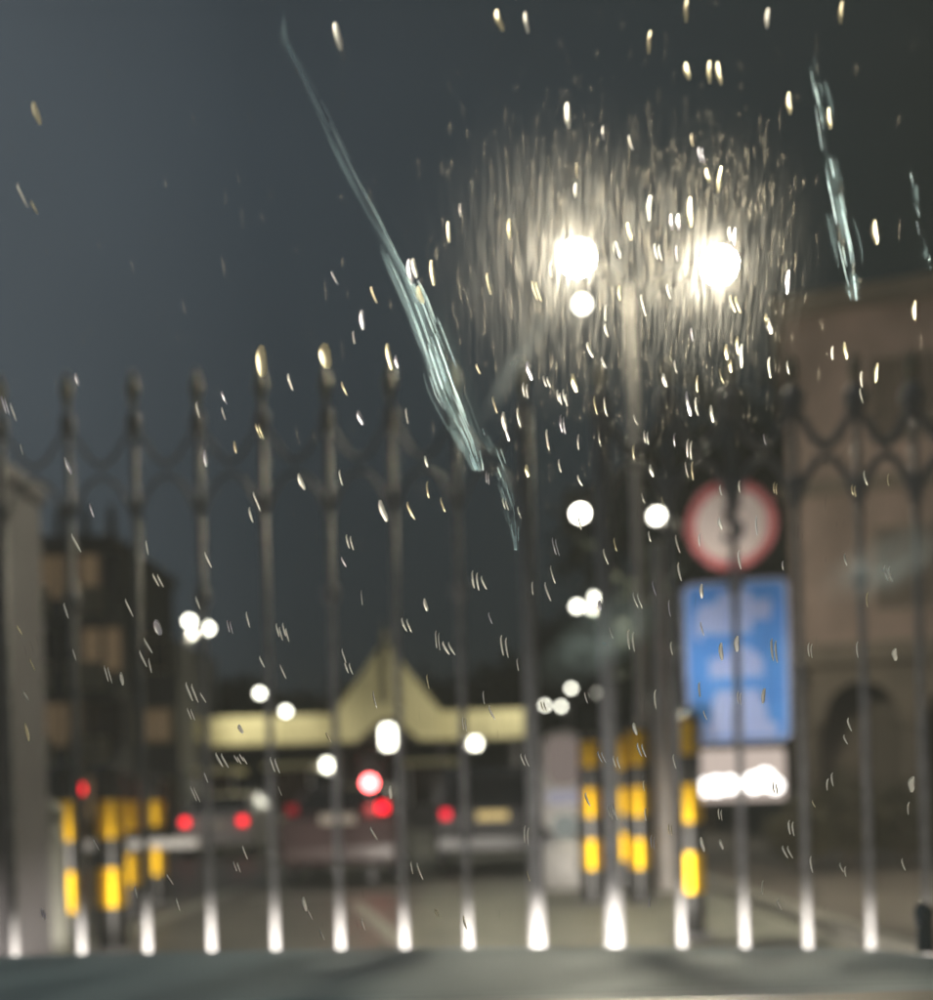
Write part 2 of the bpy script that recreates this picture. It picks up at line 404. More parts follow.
ts = empty('traffic_signal', (sg.x, 16.6, 0), 'post with a red signal lamp glowing beside the middle car', 'traffic light')
bm = BM(); lathe(bm, [(0.09, 0), (0.09, 0.04), (0.035, 0.05), (0.03, sg.z - 0.16)], 10); link('post', bm, M['iron_dark'], ts)
bm = BM(); box(bm, -0.14, 0.14, -0.05, 0.12, sg.z - 0.16, sg.z + 0.42, 0.02); hs = link('signal_head', bm, M['plastic'], ts)
bm = BM(); prism(bm, circ(0.105, 0, sg.z, 20), -0.07, -0.051); link('red_lens', bm, M['red_hot'], hs)
bm = BM(); prism(bm, circ(0.08, 0, sg.z + 0.27, 20), -0.065, -0.051); link('dark_lens', bm, M['glass_dark'], hs)

# ------------------------------------------------------------------ queueing cars (seen from behind)
def car(px, d, kind, paint, label, lamps, plate, width=1.72, L_=4.0, yaw=0, H=1.5, lz=0.78):
    """rear at depth d; x across, y forward (away)"""
    g = P(px, 797, d)
    t = empty('car', (g.x, d, 0), label, 'car', 'cars queueing at the toll canopy', yaw)
    w = width / 2
    if kind == 'sedan':
        prof = [(0.05, 0.42), (0.0, 0.62), (0.06, 0.98), (0.55, 1.04), (1.1, H - 0.04), (1.6, H), (2.3, H - 0.03), (3.0, 1.03), (3.9, 0.9), (4.15, 0.7), (4.15, 0.35), (4.0, 0.28), (0.2, 0.28)]
    else:
        prof = [(0.05, 0.42), (0.0, 0.7), (0.04, 1.02), (0.28, H - 0.12), (0.5, H), (2.4, H - 0.02), (3.05, 1.08), (3.95, 0.98), (4.2, 0.75), (4.2, 0.38), (4.0, 0.3), (0.2, 0.3)]
    bm = BM()
    n = len(prof)
    secs = []
    for x, sc in ((-w, 0.9), (-w * 0.93, 0.985), (w * 0.93, 0.985), (w, 0.9)):
        ring = []
        for y, z in prof:
            zz = z
            xx = x
            if z > 1.06: xx = x * (0.88 - 0.1 * (z - 1.06) / max(0.01, H - 1.06))
            yy = 2.07 + (y - 2.07) * (0.985 if abs(x) == w else 1)
            ring.append(bm.verts.new((xx, yy, zz if abs(x) != w else 0.3 + (zz - 0.3) * 0.97)))
        secs.append(ring)
    for a_, b_ in zip(secs, secs[1:]):
        for i in range(n): bm.faces.new((a_[i], a_[(i + 1) % n], b_[(i + 1) % n], b_[i]))
    bm.faces.new(secs[0]); bm.faces.new(secs[-1][::-1])
    bmesh.ops.recalc_face_normals(bm, faces=bm.faces[:])
    link('body', bm, paint, t)
    # rear window, laid just proud of the slope
    i0, i1 = (3, 4) if kind == 'sedan' else (2, 3)
    (ya, za), (yb, zb_) = prof[i0], prof[i1]
    def lerp(t_): return ya + (yb - ya) * t_, za + (zb_ - za) * t_
    n2 = Vector((0, -(zb_ - za), (yb - ya))).normalized() * 0.012
    bm = BM(); q = []
    for t_, ww in ((0.12, 0.78), (0.9, 0.68)):
        y, z = lerp(t_)
        q.append([Vector((-w * ww, y, z)) + n2, Vector((w * ww, y, z)) + n2])
    vs = [bm.verts.new(v) for v in (q[0][0], q[0][1], q[1][1], q[1][0])]
    f = bm.faces.new(vs); r_ = bmesh.ops.extrude_face_region(bm, geom=[f])
    for v in r_['geom']:
        if isinstance(v, bmesh.types.BMVert): v.co -= n2 * 0.9
    link('rear_window', bm, M['glass_dark'], t)
    bm = BM(); box(bm, -w * 0.96, w * 0.96, -0.07, 0.05, 0.36, 0.6, 0.03); link('bumper', bm, M['plastic'] if kind != 'sedan' else paint, t)
    bm = BM(); box(bm, -0.26, 0.26, -0.02, -0.004 + 0.03, plate[1] - 0.07, plate[1] + 0.07, 0.004); link('number_plate', bm, plate[0], t)
    for s, lm in zip((-1, 1), lamps):
        bm = BM(); box(bm, s * (w - 0.2) - 0.07, s * (w - 0.2) + 0.07, -0.035, 0.06, lz, lz + 0.14, 0.02); link('tail_lamp', bm, lm, t)
    for sx in (-1, 1):
        for y in (0.75, 3.35):
            bm = BM(); tube(bm, [(sx * (w - 0.2), y, 0.31), (sx * (w - 0.19), y, 0.31), (sx * (w - 0.02), y, 0.31), (sx * (w + 0.005), y, 0.31)], [0.29, 0.31, 0.31, 0.29], 20)
            wh = link('wheel', bm, M['rubber'], t)
            bm = BM(); tube(bm, [(sx * (w + 0.006), y, 0.31), (sx * (w + 0.02), y, 0.31)], [0.2, 0.17], 12); link('rim', bm, M['galv'], wh)
    return t
car(213, 24.5, 'sedan', M['car_white'], 'pale car at the left of the queue, its two small tail lamps red', (M['red_lens'], M['red_lens']), (M['plate_w'], 0.78), 1.72)
car(337, 15.8, 'sedan', M['car_red'], 'nearest queueing car, dull maroon, right brake lamp glaring red', (M['red_dim'], M['red_lens']), (M['plate_w'], 0.98), 1.74, lz=1.06)
car(492, 17.8, 'suv', M['car_dark'], 'dark tall car with a self-glowing yellow number plate, right of the queue', (M['red_mid'], M['red_dim']), (M['plate_glow'], 0.93), 1.95, H=1.75, lz=0.9)
ob = P(493, 785, 17.7)

# ------------------------------------------------------------------ black and yellow posts
def striped_post(px, d, label, rad=0.115, h=1.85, top=None, group='black and yellow striped posts'):
    x = P(px, 870, d).x
    t = empty('striped_post', (x, d, 0), label, 'bollard', group)
    rad *= 1.08
    zs = [0, 0.38, 0.72, 0.98, 1.31, 1.56, h] if h > 1.6 else [0, 0.38, 0.72, 0.98, 1.31, h]
    for k in range(len(zs) - 1):
        bm = BM(); lathe(bm, [(rad, zs[k] + 0.001), (rad, zs[k + 1] - 0.001)], 24)
        link('yellow_band' if k % 2 else 'black_band', bm, M['yellow'] if k % 2 else M['black'], t)
    bm = BM(); lathe(bm, [(rad * 1.02, h), (rad * 0.9, h + 0.04), (rad * 0.4, h + 0.07)], 20); link('cap', bm, M['black'], t)
    bm = BM(); lathe(bm, [(rad * 1.6, 0.004), (rad * 1.6, 0.02)], 20); link('base_plate', bm, M['iron_dark'], t)
    return t
striped_post(690, 9.25, 'brightest yellow banded post beside the white light box under the blue sign', 0.11)
striped_post(640, 12.3, 'yellow banded post just left of the tall grey lamp pole', 0.12, 1.95)
striped_post(624, 14.0, 'dim yellow banded post half behind the post at the grey lamp pole', 0.12, 1.95)
striped_post(592, 12.4, 'yellow banded post beside the white kiosk', 0.115)
striped_post(69, 9.0, 'leftmost yellow banded post, by the grey gate pier', 0.11, 1.57)
striped_post(111, 9.4, 'brightest of the left yellow banded posts, second from the pier', 0.12, 1.57)
striped_post(129, 12.0, 'yellow banded post overlapping the second left post', 0.12, 1.57)
striped_post(156, 13.6, 'dimmest left yellow banded post, farthest from the pier', 0.12, 1.57)

# boom barrier on the left (horizontal arm with a red lamp)
bx = P(150, 797, 10.6)
bb = empty('boom_barrier', (P(60, 797, 10.6).x, 10.6, 0), 'boom barrier with pale arm across the left striped posts and a red lamp', 'barrier')
bm = BM(); box(bm, -0.18, 0.18, -0.15, 0.15, 0, 0.86, 0.03); link('cabinet', bm, M['white'], bb)
bm = BM(); box(bm, 0.18, 1.35, -0.03, 0.03, 0.83, 0.92, 0.006); link('arm', bm, M['white'], bb)
rl = P(78, 789, 10.6)
bm = BM(); lathe(bm, [(0.025, 0.86), (0.025, rl.z - 0.05)], 8, rl.x - bb.location.x, 0, 0); st = link('lamp_stem', bm, M['iron_dark'], bb)
bm = BM(); lathe(bm, [(0.03, -0.06), (0.062, -0.03), (0.062, 0.03), (0.03, 0.06)], 14, rl.x - bb.location.x, 0, rl.z); link('red_lamp', bm, M['red_lens'], st)

# white kiosk right of the lane
kx = P(566, 860, 14.2)
kk = empty('ticket_kiosk', (kx.x, 14.2, 0), 'slim white rounded kiosk between the dark car and the striped posts', 'kiosk')
bm = BM(); prism(bm, rrect(-0.3, 0.3, 0.72, 2.1, 0.26), 0, 0.45); link('cabinet', bm, M['white'], kk)
M['glow_pink'] = emit('added_pink_glow', (1.0, 0.78, 0.7), 0.2); M['glow_lav'] = emit('added_lavender_glow', (0.9, 0.84, 1.0), 0.34); M['glow_white'] = emit('added_white_glow', (0.95, 1.0, 0.92), 0.24)  # panel glows added only to brighten the kiosk
bm = BM(); prism(bm, rrect(-0.24, 0.24, 1.36, 2.03, 0.2), -0.012, -0.002); link('glow_panel', bm, M['glow_pink'], kk)
bm = BM(); box(bm, -0.23, 0.23, -0.02, -0.002, 1.12, 1.3, 0.005); link('glow_band', bm, M['glow_lav'], kk)
bm = BM(); prism(bm, circ(0.17, 0, 0.82, 24), -0.04, -0.003); link('round_panel', bm, M['glow_white'], kk)
bm = BM(); lathe(bm, [(0.42, 0.0), (0.44, 0.3), (0.4, 0.52), (0.3, 0.6), (0.2, 0.72)], 24, 0, 0.22, 0); link('plinth', bm, M['white'], kk, smooth=True)

# ------------------------------------------------------------------ signs on one pole
DS = 9.9
cp = P(731, 525, DS); bp = P(736.5, 662.5, DS)
sp = empty('sign_post', (cp.x + 0.03, DS + 0.08, 0), 'thin grey pole carrying the round red sign and the blue board', 'pole')
bm = BM(); lathe(bm, [(0.12, 0.13), (0.12, 0.15), (0.035, 0.16), (0.035, cp.z + 0.2)], 12); link('pole', bm, M['galv'], sp)
rs = empty('speed_sign', cp, 'round white speed sign with a red ring and the number 5 above the blue board', 'sign')
rr = 44.5 / FPX * DS
rs.rotation_euler = (R(15), 0, R(-16))
bm = BM(); prism(bm, circ(rr), 0, 0.02); link('red_disc', bm, M['sign_red'], rs)
bm = BM(); prism(bm, circ(rr * 0.78), -0.004, -0.0005); link('white_face', bm, M['sign_white'], rs)
def five():
    cu = bpy.data.curves.new('five', 'FONT'); cu.body = '5'; cu.size = 0.48; cu.extrude = 0.003; cu.align_x = 'CENTER'; cu.align_y = 'CENTER'; cu.offset = 0.009
    o = bpy.data.objects.new('tmp', cu); C.objects.link(o)
    dg = bpy.context.evaluated_depsgraph_get(); me = bpy.data.meshes.new_from_object(o.evaluated_get(dg))
    bpy.data.objects.remove(o)
    me.materials.clear(); me.materials.append(M['black'])
    f = bpy.data.objects.new('numeral', me); C.objects.link(f); f.parent = rs
    f.rotation_euler = (R(90), 0, 0); f.location = (0.02, -0.0085, 0)
five()
bsn = empty('blue_board', bp, 'blue rectangular notice board with pale print and rounded corners', 'sign')
bsn.rotation_euler = (R(9), 0, R(-16))
bw, bh = 51 / FPX * DS, 81 / FPX * DS
bm = BM(); prism(bm, rrect(-bw, bw, -bh, bh, 0.09), 0, 0.02); link('board', bm, M['sign_border'], bsn)
bm = BM(); prism(bm, rrect(-bw + 0.035, bw - 0.035, -bh + 0.035, bh - 0.035, 0.07), -0.003, -0.0005); link('blue_face', bm, M['sign_blue'], bsn)
q = DS / FPX
def pr(pts):
    bm = BM(); prism(bm, [((x - 736.5) * q, (662.5 - y) * q) for x, y in pts][::-1], -0.007, -0.0035)
    bmesh.ops.recalc_face_normals(bm, faces=bm.faces[:]); link('print', bm, M['sign_print'], bsn)
pr([(697, 634), (697, 618), (702, 604), (718, 603), (724, 592), (752, 592), (752, 602), (771, 602), (771, 621), (752, 622), (752, 633), (726, 634), (704, 631), (703, 640)])
pr([(710, 677), (710, 658), (726, 656), (729, 646), (746, 646), (758, 656), (762, 660), (762, 677)])
pr([(702, 736), (700, 727), (708, 724), (712, 702), (716, 690), (757, 690), (762, 702), (766, 722), (776, 727), (772, 737)])
# white light box with bulbs under the board
M['backlit'] = emit('backlit_panel', (1.0, 0.8, 0.7), 0.62)
M['bulb'] = emit('white_bulb_glow', (1.0, 0.93, 0.88), 5)
lp = P(740, 775, DS - 0.3)
lb = empty('light_box', lp, 'white panel with glaring round lamps under the blue board', 'light box')
bm = BM(); prism(bm, rrect(-44 * q, 44 * q, -25 * q, 25 * q, 0.04), 0, 0.1); link('panel', bm, M['backlit'], lb)
for (x, y, r_) in ((704, 786, 8), (716, 785, 9), (729, 784, 8), (752, 783, 9), (763, 780, 10), (773, 786, 7)):
    bm = BM(); lathe(bm, [(r_ * q * 0.7, 0), (r_ * q, 0.03), (r_ * q * 0.8, 0.07), (r_ * q * 0.3, 0.09)], 18)
    o = link('bulb', bm, M['bulb'], lb, smooth=True); o.rotation_euler = (R(90), 0, 0); o.location = ((x - 740) * q, 0, (775 - y) * q)
bm = BM(); box(bm, -0.03, 0.03, 0.1, 0.3, -0.1, 0.1); link('bracket', bm, M['galv'], lb)

# ------------------------------------------------------------------ buildings
def window_on(parent, x, z, w, h, y, frame_m, pane_m, lit=None):
    bm = BM()
    for (xa, xb, za, zb_) in ((x - w / 2 - 0.08, x - w / 2, z - 0.08, z + h + 0.08), (x + w / 2, x + w / 2 + 0.08, z - 0.08, z + h + 0.08), (x - w / 2, x + w / 2, z - 0.08, z), (x - w / 2, x + w / 2, z + h, z + h + 0.08), (x - 0.03, x + 0.03, z, z + h)):
        box(bm, xa, xb, y - 0.1, y + 0.02, za, zb_)
    f = link('window_frame', bm, frame_m, parent)
    bm = BM(); box(bm, x - w / 2, x + w / 2, y - 0.045, y - 0.003, z, z + h); link('window_pane', bm, pane_m, f)
M['shutter'] = mat('brown_shutter', (0.12, 0.09, 0.07), 0.7, scale=4)
# right: stone gatehouse with an arcade
DB = 21.0
lx = P(786, 400, DB).x; topz = P(850, 318, DB).z
gh = empty('stone_gatehouse', (lx, DB, 0), 'tall pinkish stone building with an arcade at the right edge', 'building', rz=R(-17))
bm = BM(); box(bm, 0, 14, 0, 9, 3.6, topz); link('wall', bm, M['stone'], gh)
bm = BM(); box(bm, -0.25, 14.2, -0.25, 9.2, topz, topz + 0.35); link('cornice', bm, M['stone2'], gh)
bm = BM(); box(bm, -0.15, 14.1, -0.2, -0.002, 3.6, 4.0); link('string_course', bm, M['stone2'], gh)
bm = BM(); box(bm, -0.15, 14.1, -0.16, -0.002, 6.9, 7.15); link('string_course', bm, M['stone2'], gh)
bm = BM(); box(bm, 0, 14, 1.6, 1.8, 0, 3.598); link('inner_wall', bm, M['stone2'], gh)
for k in range(8):
    x = 0.3 + k * 1.85
    bm = BM(); lathe(bm, [(0.3, 0.13), (0.3, 0.4), (0.22, 0.45), (0.2, 2.3), (0.28, 2.4), (0.3, 2.55)], 14, x, 0.3, 0); link('column', bm, M['stone2'], gh)
    if k < 7:
        pts = [(x, 3.599), (x, 2.551)]
        for i in range(13):
            a_ = PI - PI * i / 12
            pts.append((x + 0.925 + 0.66 * math.cos(a_), 2.56 + 0.72 * math.sin(a_)))
        pts += [(x + 1.85 - 0.004, 2.551), (x + 1.85 - 0.004, 3.599)]
        bm = BM(); prism(bm, pts, 0.05, 0.5); link('arch', bm, M['stone2'], gh)
for r_ in range(2):
    for k in range(4):
        window_on(gh, 2.1 + 3.1 * k, 4.7 + 3.2 * r_, 1.0, 1.4, -0.001, M['stone2'], M['shutter'])

M['lit_win'] = emit('lamplit_curtain', (1.0, 0.66, 0.36), 0.1)
M['lit_win2'] = emit('dim_lamplit_curtain', (1.0, 0.78, 0.5), 0.085)
# left: flats with balconies
DL = 40.0
ax_ = P(38, 700, DL).x; bx_ = P(168, 700, DL).x; tz = P(110, 545, DL).z
fl = empty('apartment_block', (ax_, DL, 0), 'dim grey block of flats with beige balcony bands behind the left pier', 'building')
wdt = bx_ - ax_
bm = BM(); box(bm, 0, wdt * 0.62, 0, 8, 0, tz); link('wall', bm, M['greyplaster'], fl)
bm = BM(); box(bm, wdt * 0.62 + 0.004, wdt, 1.5, 8, 0, tz - 3.4); link('wing', bm, M['greyplaster'], fl)
bm = BM(); box(bm, -0.3, wdt * 0.66, -0.4, 8.3, tz, tz + 0.3); link('roof_slab', bm, M['stain'], fl)
for k in range(4):
    bm = BM(); lathe(bm, [(0.18, 0), (0.18, 0.9), (0.1, 1.5)], 8, 0.6 + k * 1.0, 1.0, tz + 0.3); link('roof_pier', bm, M['stain'], fl)
nf = 4; fh = tz / nf
for f_ in range(nf):
    z = f_ * fh
    if f_:
        bm = BM(); box(bm, 0.1, wdt * 0.6, -1.0, -0.003, z - 0.12, z); link('balcony_slab', bm, M['stain'], fl)
        for xa, xb in ((0.1, wdt * 0.18), (wdt * 0.3, wdt * 0.6)):
            bm = BM(); box(bm, xa, xb, -1.05, -0.95, z + 0.003, z + 1.05); link('balcony_parapet', bm, M['beige'], fl)
    for xx in (wdt * 0.12, wdt * 0.36, wdt * 0.5):
        window_on(fl, xx, z + 0.8, 1.5 if xx != wdt * 0.12 else 1.1, 1.6, -0.001, M['stain'], [M['lit_win'], M['glass_dark'], M['lit_win2'], M['lit_win']][(f_ * 2 + int(xx * 3)) % 4])
    if f_ < 3:
        window_on(fl, wdt * 0.8, z + 1.0, 1.2, 1.2, 1.499, M['beige'], M['lit_win'] if f_ == 1 else M['glass_dark'])
# no wall lamp here; the warm panes glow by themselves
# gate pier at the left
DP = 6.2
pr_ = P(38, 600, DP)
gp = empty('gate_pier', (pr_.x - 0.50, DP, 0), 'broad grey rendered gate pier at the left edge', 'pier')
tp = P(20, 492, DP).z
bm = BM(); box(bm, -0.42, 0.42, -0.3, 0.3, 0.3, tp, 0.03); link('shaft', bm, M['stain'], gp)
bm = BM(); box(bm, -0.45, 0.45, -0.33, 0.33, 0.0, 0.299, 0.03); link('plinth', bm, M['stain'], gp)
bm = BM(); box(bm, -0.45, 0.45, -0.33, 0.33, tp + 0.001, tp + 0.12, 0.03); link('cap', bm, M['stain'], gp)
pb = P(46, 850, 7.4)
wb = empty('white_bollard', (pb.x, 7.4, 0), 'pale greenish white bollard at the foot of the grey pier', 'bollard')
bm = BM(); lathe(bm, [(0.17, 0.0), (0.15, 0.3), (0.12, 1.0), (0.1, 1.15)], 16); link('shaft', bm, M['concrete'], wb, smooth=True)
bm = BM(); lathe(bm, [(0.1, 1.151), (0.13, 1.18), (0.11, 1.27), (0.04, 1.32)], 16); link('cap', bm, M['concrete'], wb, smooth=True)

# ------------------------------------------------------------------ trees
def tree(x, y, h, cr, label, group=None, n=2600, crown_z=0.62, lm='leaf', seed=0, zb_=0, ls=0.16):
    rnd = random.Random(seed)
    t = empty('tree', (x, y, zb_), label, 'tree', group)
    bm = BM(); r = 0.035 * h
    top = Vector((rnd.uniform(-.3, .3), rnd.uniform(-.3, .3), h * 0.62))
    tube(bm, [(0, 0, -0.05), (top.x * .3, 0, h * .2), (top.x * .6, top.y * .5, h * .42), top], [r, r * .75, r * .55, r * .3], 9)
    for k in range(6):
        a_ = k * 1.05 + rnd.random(); s = Vector((top.x * .5, top.y * .4, h * rnd.uniform(.32, .5)))
        e = Vector((math.cos(a_) * cr * .7, math.sin(a_) * cr * .7, h * rnd.uniform(.6, .82)))
        tube(bm, [s, s.lerp(e, .5) + Vector((0, 0, .15)), e], [r * .4, r * .25, r * .08], 6)
    link('trunk', bm, M['bark'], t)
    bm = BM()
    clumps = []
    for k in range(26):
        while True:
            v = Vector((rnd.uniform(-1, 1), rnd.uniform(-1, 1), rnd.uniform(-1, 1)))
            if v.length < 1: break
        v = v.normalized() * v.length ** 0.5
        clumps.append((Vector((v.x * cr * .8, v.y * cr * .8, h * crown_z + v.z * h * 0.3)), rnd.uniform(.22, .42) * cr))
    for k in range(n):
        c, rad = rnd.choice(clumps)
        v = Vector((rnd.gauss(0, 1), rnd.gauss(0, 1), rnd.gauss(0, .8))).normalized() * rad * rnd.uniform(.45, 1.05)
        p = c + v
        u = Vector((rnd.gauss(0, 1), rnd.gauss(0, 1), rnd.gauss(0, 1))).normalized(); w = u.orthogonal().normalized()
        s = ls * rnd.uniform(.6, 1.4) * (cr / 2.0) ** .5
        vs = [bm.verts.new(p + a_) for a_ in (u * s, w * s * .5, -u * s, -w * s * .5)]
        bm.faces.new(vs)
    link('crown', bm, M[lm], t)
    return t
tl = [(150, 74, 9.5, 4.6), (196, 66, 9.2, 4.2), (238, 72, 9.8, 4.8), (292, 78, 10, 5.2), (338, 70, 9.2, 4.6), (420, 72, 9.6, 5), (462, 76, 10.4, 5.2), (508, 68, 9.6, 4.6), (545, 60, 9.4, 4.4), (600, 58, 11.5, 5), (655, 50, 12.0, 4.6)]
desc = ['dark tree on the skyline behind the flats', 'dark tree behind the left tip of the canopy', 'dark tree behind the left lamp mast', 'broad dark tree behind the left part of the canopy', 'dark tree just left of the gable spire', 'dark tree just right of the gable spire', 'tallest dark tree behind the right half of the canopy', 'dark tree behind the right tip of the canopy', 'dark tree behind the white kiosk', 'high dark tree behind the third lamp mast', 'high dark tree behind the tall grey lamp pole']
for i, ((px, d, h, cr), ds) in enumerate(zip(tl, desc)):
    g = P(px, 797, d)
    tree(g.x, d, h, cr, ds, 'trees behind the toll canopy', 1500, 0.6, 'leaf', 20 + i, ls=0.3)
tr = P(700, 797, 30)
tree(tr.x, 30, 12.5, 4.4, 'large dark tree behind the two signs', None, 4200, 0.62, 'leaf', 5, ls=0.22)
# shrubs in front of the gatehouse
def shrub(px, d, w, h, label, seed, n=700):
    rnd = random.Random(seed); x = P(px, 797, d).x
    t = empty('shrub', (x, d, 0.13), label, 'shrub', 'shrubs in front of the stone building')
    bm = BM()
    for k in range(7):
        a_ = rnd.uniform(0, 2 * PI); tube(bm, [(0, 0, -0.02), (math.cos(a_) * w * .15, math.sin(a_) * w * .15, h * .4), (math.cos(a_) * w * .35, math.sin(a_) * w * .35, h * .8)], [.025, .018, .008], 5)
    link('stem', bm, M['bark'], t)
    bm = BM()
    for k in range(n):
        v = Vector((rnd.gauss(0, 1), rnd.gauss(0, 1), rnd.gauss(0, 1))).normalized() * rnd.uniform(.6, 1.0)
        p = Vector((v.x * w * .5, v.y * w * .5, h * .55 + v.z * h * .45)) * (1 + .12 * math.sin(5 * v.x + seed))
        u = Vector((rnd.gauss(0, 1), rnd.gauss(0, 1), rnd.gauss(0, 1))).normalized(); wv = u.orthogonal().normalized(); s = rnd.uniform(.05, .1)
        bm.faces.new([bm.verts.new(p + a__) for a__ in (u * s, wv * s * .5, -u * s, -wv * s * .5)])
    link('foliage', bm, M['leaf2'], t)
shrub(800, 14.5, 1.0, 1.0, 'brownish shrub nearest the light box', 1)
shrub(846, 15.0, 1.2, 1.25, 'middle brownish shrub before the arcade', 2)
shrub(905, 14.6, 1.1, 1.1, 'brownish shrub at the right edge', 3)

# ------------------------------------------------------------------ the gate
DG = 4.2
bars_px = [-50, 15, 82, 148, 212, 276, 341, 405, 469, 538, 615, 682, 745, 808, 871, 928, 992]
bxs = [P(px, 945, DG).x for px in bars_px]
g1 = empty('gate_leaf', (bxs[0], DG, 0), 'left leaf of the spear topped iron gate, its bars lit at the foot', 'gate', 'leaves of the iron gate')
g2 = empty('gate_leaf', (bxs[10], DG, 0), 'right leaf of the iron gate standing before the blue board', 'gate', 'leaves of the iron gate')
zk = P(803, 402, DG).z; ztip = P(803, 338, DG).z
r_bar = 0.014
def bar_mesh(r, top):
    bm = BM(); lathe(bm, [(r, 0.06), (r, 0.5), (r, 1.2), (r, top)], 12); me = bpy.data.meshes.new('bar'); bm.to_mesh(me); bm.free(); me.materials.append(M['iron'])
    for p in me.polygons: p.use_smooth = len(p.vertices) == 4
    return me
bar_me = bar_mesh(r_bar, zk); stile_me = bar_mesh(0.03, zk); stile2_me = bar_mesh(0.034, zk)
bm = BM(); lathe(bm, [(0.018, 0), (0.036, 0.03), (0.043, 0.06), (0.036, 0.09), (0.018, 0.115)], 14)
knob_me = bpy.data.meshes.new('collar'); bm.to_mesh(knob_me); bm.free(); knob_me.materials.append(M['iron_dark'])
bm = BM(); hh = ztip - zk - 0.1
lathe(bm, [(0.012, 0), (0.016, hh * .25), (0.026, hh * .45), (0.018, hh * .7), (0.003, hh)], 10)
spear_me = bpy.data.meshes.new('spear'); bm.to_mesh(spear_me); bm.free(); spear_me.materials.append(M['brass'])
def put(name, me, parent, x, z):
    o = bpy.data.objects.new(name, me); C.objects.link(o); o.parent = parent; o.location = (x, 0, z); return o
def arch_bm(w, r=0.009):
    bm = BM(); pts = []
    for i in range(13):
        t = i / 12; a_ = PI * t
        pts.append((w * t, 0, -0.36 + 0.19 * (1 - abs(2 * t - 1) ** 2.2)))
    tube(bm, pts, r, 8)
    return bm
def scroll_bm(w, k=0.55):
    bm = BM()
    tube(bm, [(0, 0, 0.02), (w * .15, 0, -0.03), (w * .3, 0, -0.10), (w * .5, 0, -0.14), (w * .7, 0, -0.10), (w * .85, 0, -0.03), (w, 0, 0.02)], [v_ * k for v_ in (.012, .014, .017, .02, .017, .014, .012)], 8)
    return bm
prev = None
for i, x in enumerate(bxs):
    g = g1 if i <= 9 else g2
    lx_ = x - g.location.x
    put('stile' if i in (9, 10) else 'bar', stile_me if i == 9 else stile2_me if i == 10 else bar_me, g, lx_, 0)
    kn = put('collar', knob_me, g, lx_, zk - 0.06); kn.scale = (1.1, 1.1, 1.1) if i > 9 else (.7, .7, .85)
    put('spear', spear_me, g, lx_, zk + 0.05)
    put('collar', knob_me, g, lx_, P(867, 482 if i % 2 == 0 else 480, DG).z - 0.06).scale = (.7, .7, .8) if i > 9 else (.5, .5, .7)
    if i % 2 == 0: put('collar', knob_me, g, lx_, P(867, 577, DG).z - 0.06).scale = (.75, .75, .9)
    if i + 1 < len(bxs) and i != 9:
        w = bxs[i + 1] - x
        o = link('scroll', scroll_bm(w, 1.15 if i > 9 else .5), M['iron_dark'], g); o.location = (lx_, 0, zk - 0.04)
        o = link('arch', arch_bm(w, .017 if i > 9 else .008), M['iron_dark'], g); o.location = (lx_, 0, zk - 0.05)
for g, a_, b_ in ((g1, bxs[0], bxs[9]), (g2, bxs[10], bxs[-1])):
    for z in (0.14, 0.5):
        bm = BM(); box(bm, a_ - g.location.x, b_ - g.location.x, -0.012, 0.012, z - 0.02, z + 0.02, 0.003); link('rail', bm, M['iron'], g)

# ------------------------------------------------------------------ own car: bonnet, cowl, headlamps, windscreen
CXO = -0.2
own = empty('car', (CXO, 2.2, 0), 'own grey teal car whose wet bonnet edge fills the bottom of the view', 'car')
def edge_z(Y): return EYE - 0.1385 * 1.8 + 0.004
bm = BM(); rows = []
prof = [(0.93, 1.035), (1.1, 1.040), (1.35, 1.035), (1.6, 1.02), (1.8, 1.0), (1.95, 0.965), (2.08, 0.90), (2.14, 0.80), (2.15, 0.70)]
nx = 24
for y, z in prof:
    row = []
    for i in range(nx + 1):
        s = -1 + 2 * i / nx
        row.append(bm.verts.new((s * 0.86, y - 2.2 - 0.05 * s * s * (1 if y > 1.5 else 0.2), z - 0.013 * s - 0.004 * abs(s) ** 3)))
    rows.append(row)
for a_, b_ in zip(rows, rows[1:]):
    for i in range(nx): bm.faces.new((a_[i], a_[i + 1], b_[i + 1], b_[i]))
bon = link('bonnet', bm, M['car_own'], own, smooth=True)
bm = BM(); box(bm, -0.86, 0.86, -0.35, -0.08, 0.28, 0.58, 0.05); link('bumper', bm, M['car_own'], own)
bm = BM(); box(bm, -0.42, 0.42, -0.2, -0.12, 0.585, 0.72, 0.02); link('grille', bm, M['plastic'], own)
bm = BM(); box(bm, -0.84, 0.84, -1.3, -0.45, 0.3, 0.8, 0.05); link('engine_bay', bm, M['plastic'], own)
bm = BM(); box(bm, -0.8, 0.8, -1.42, -1.275, 0.93, 1.0745, 0.012); link('cowl', bm, M['plastic'], own)
for s in (-1, 1):
    bm = BM(); tube(bm, [(s * 0.85, -0.75, 0.32), (s * 0.66, -0.75, 0.32)], 0.32, 24); link('wheel', bm, M['rubber'], own)
M['head_glow'] = emit('headlamp_glow', (1.0, 0.93, 0.82), 20)
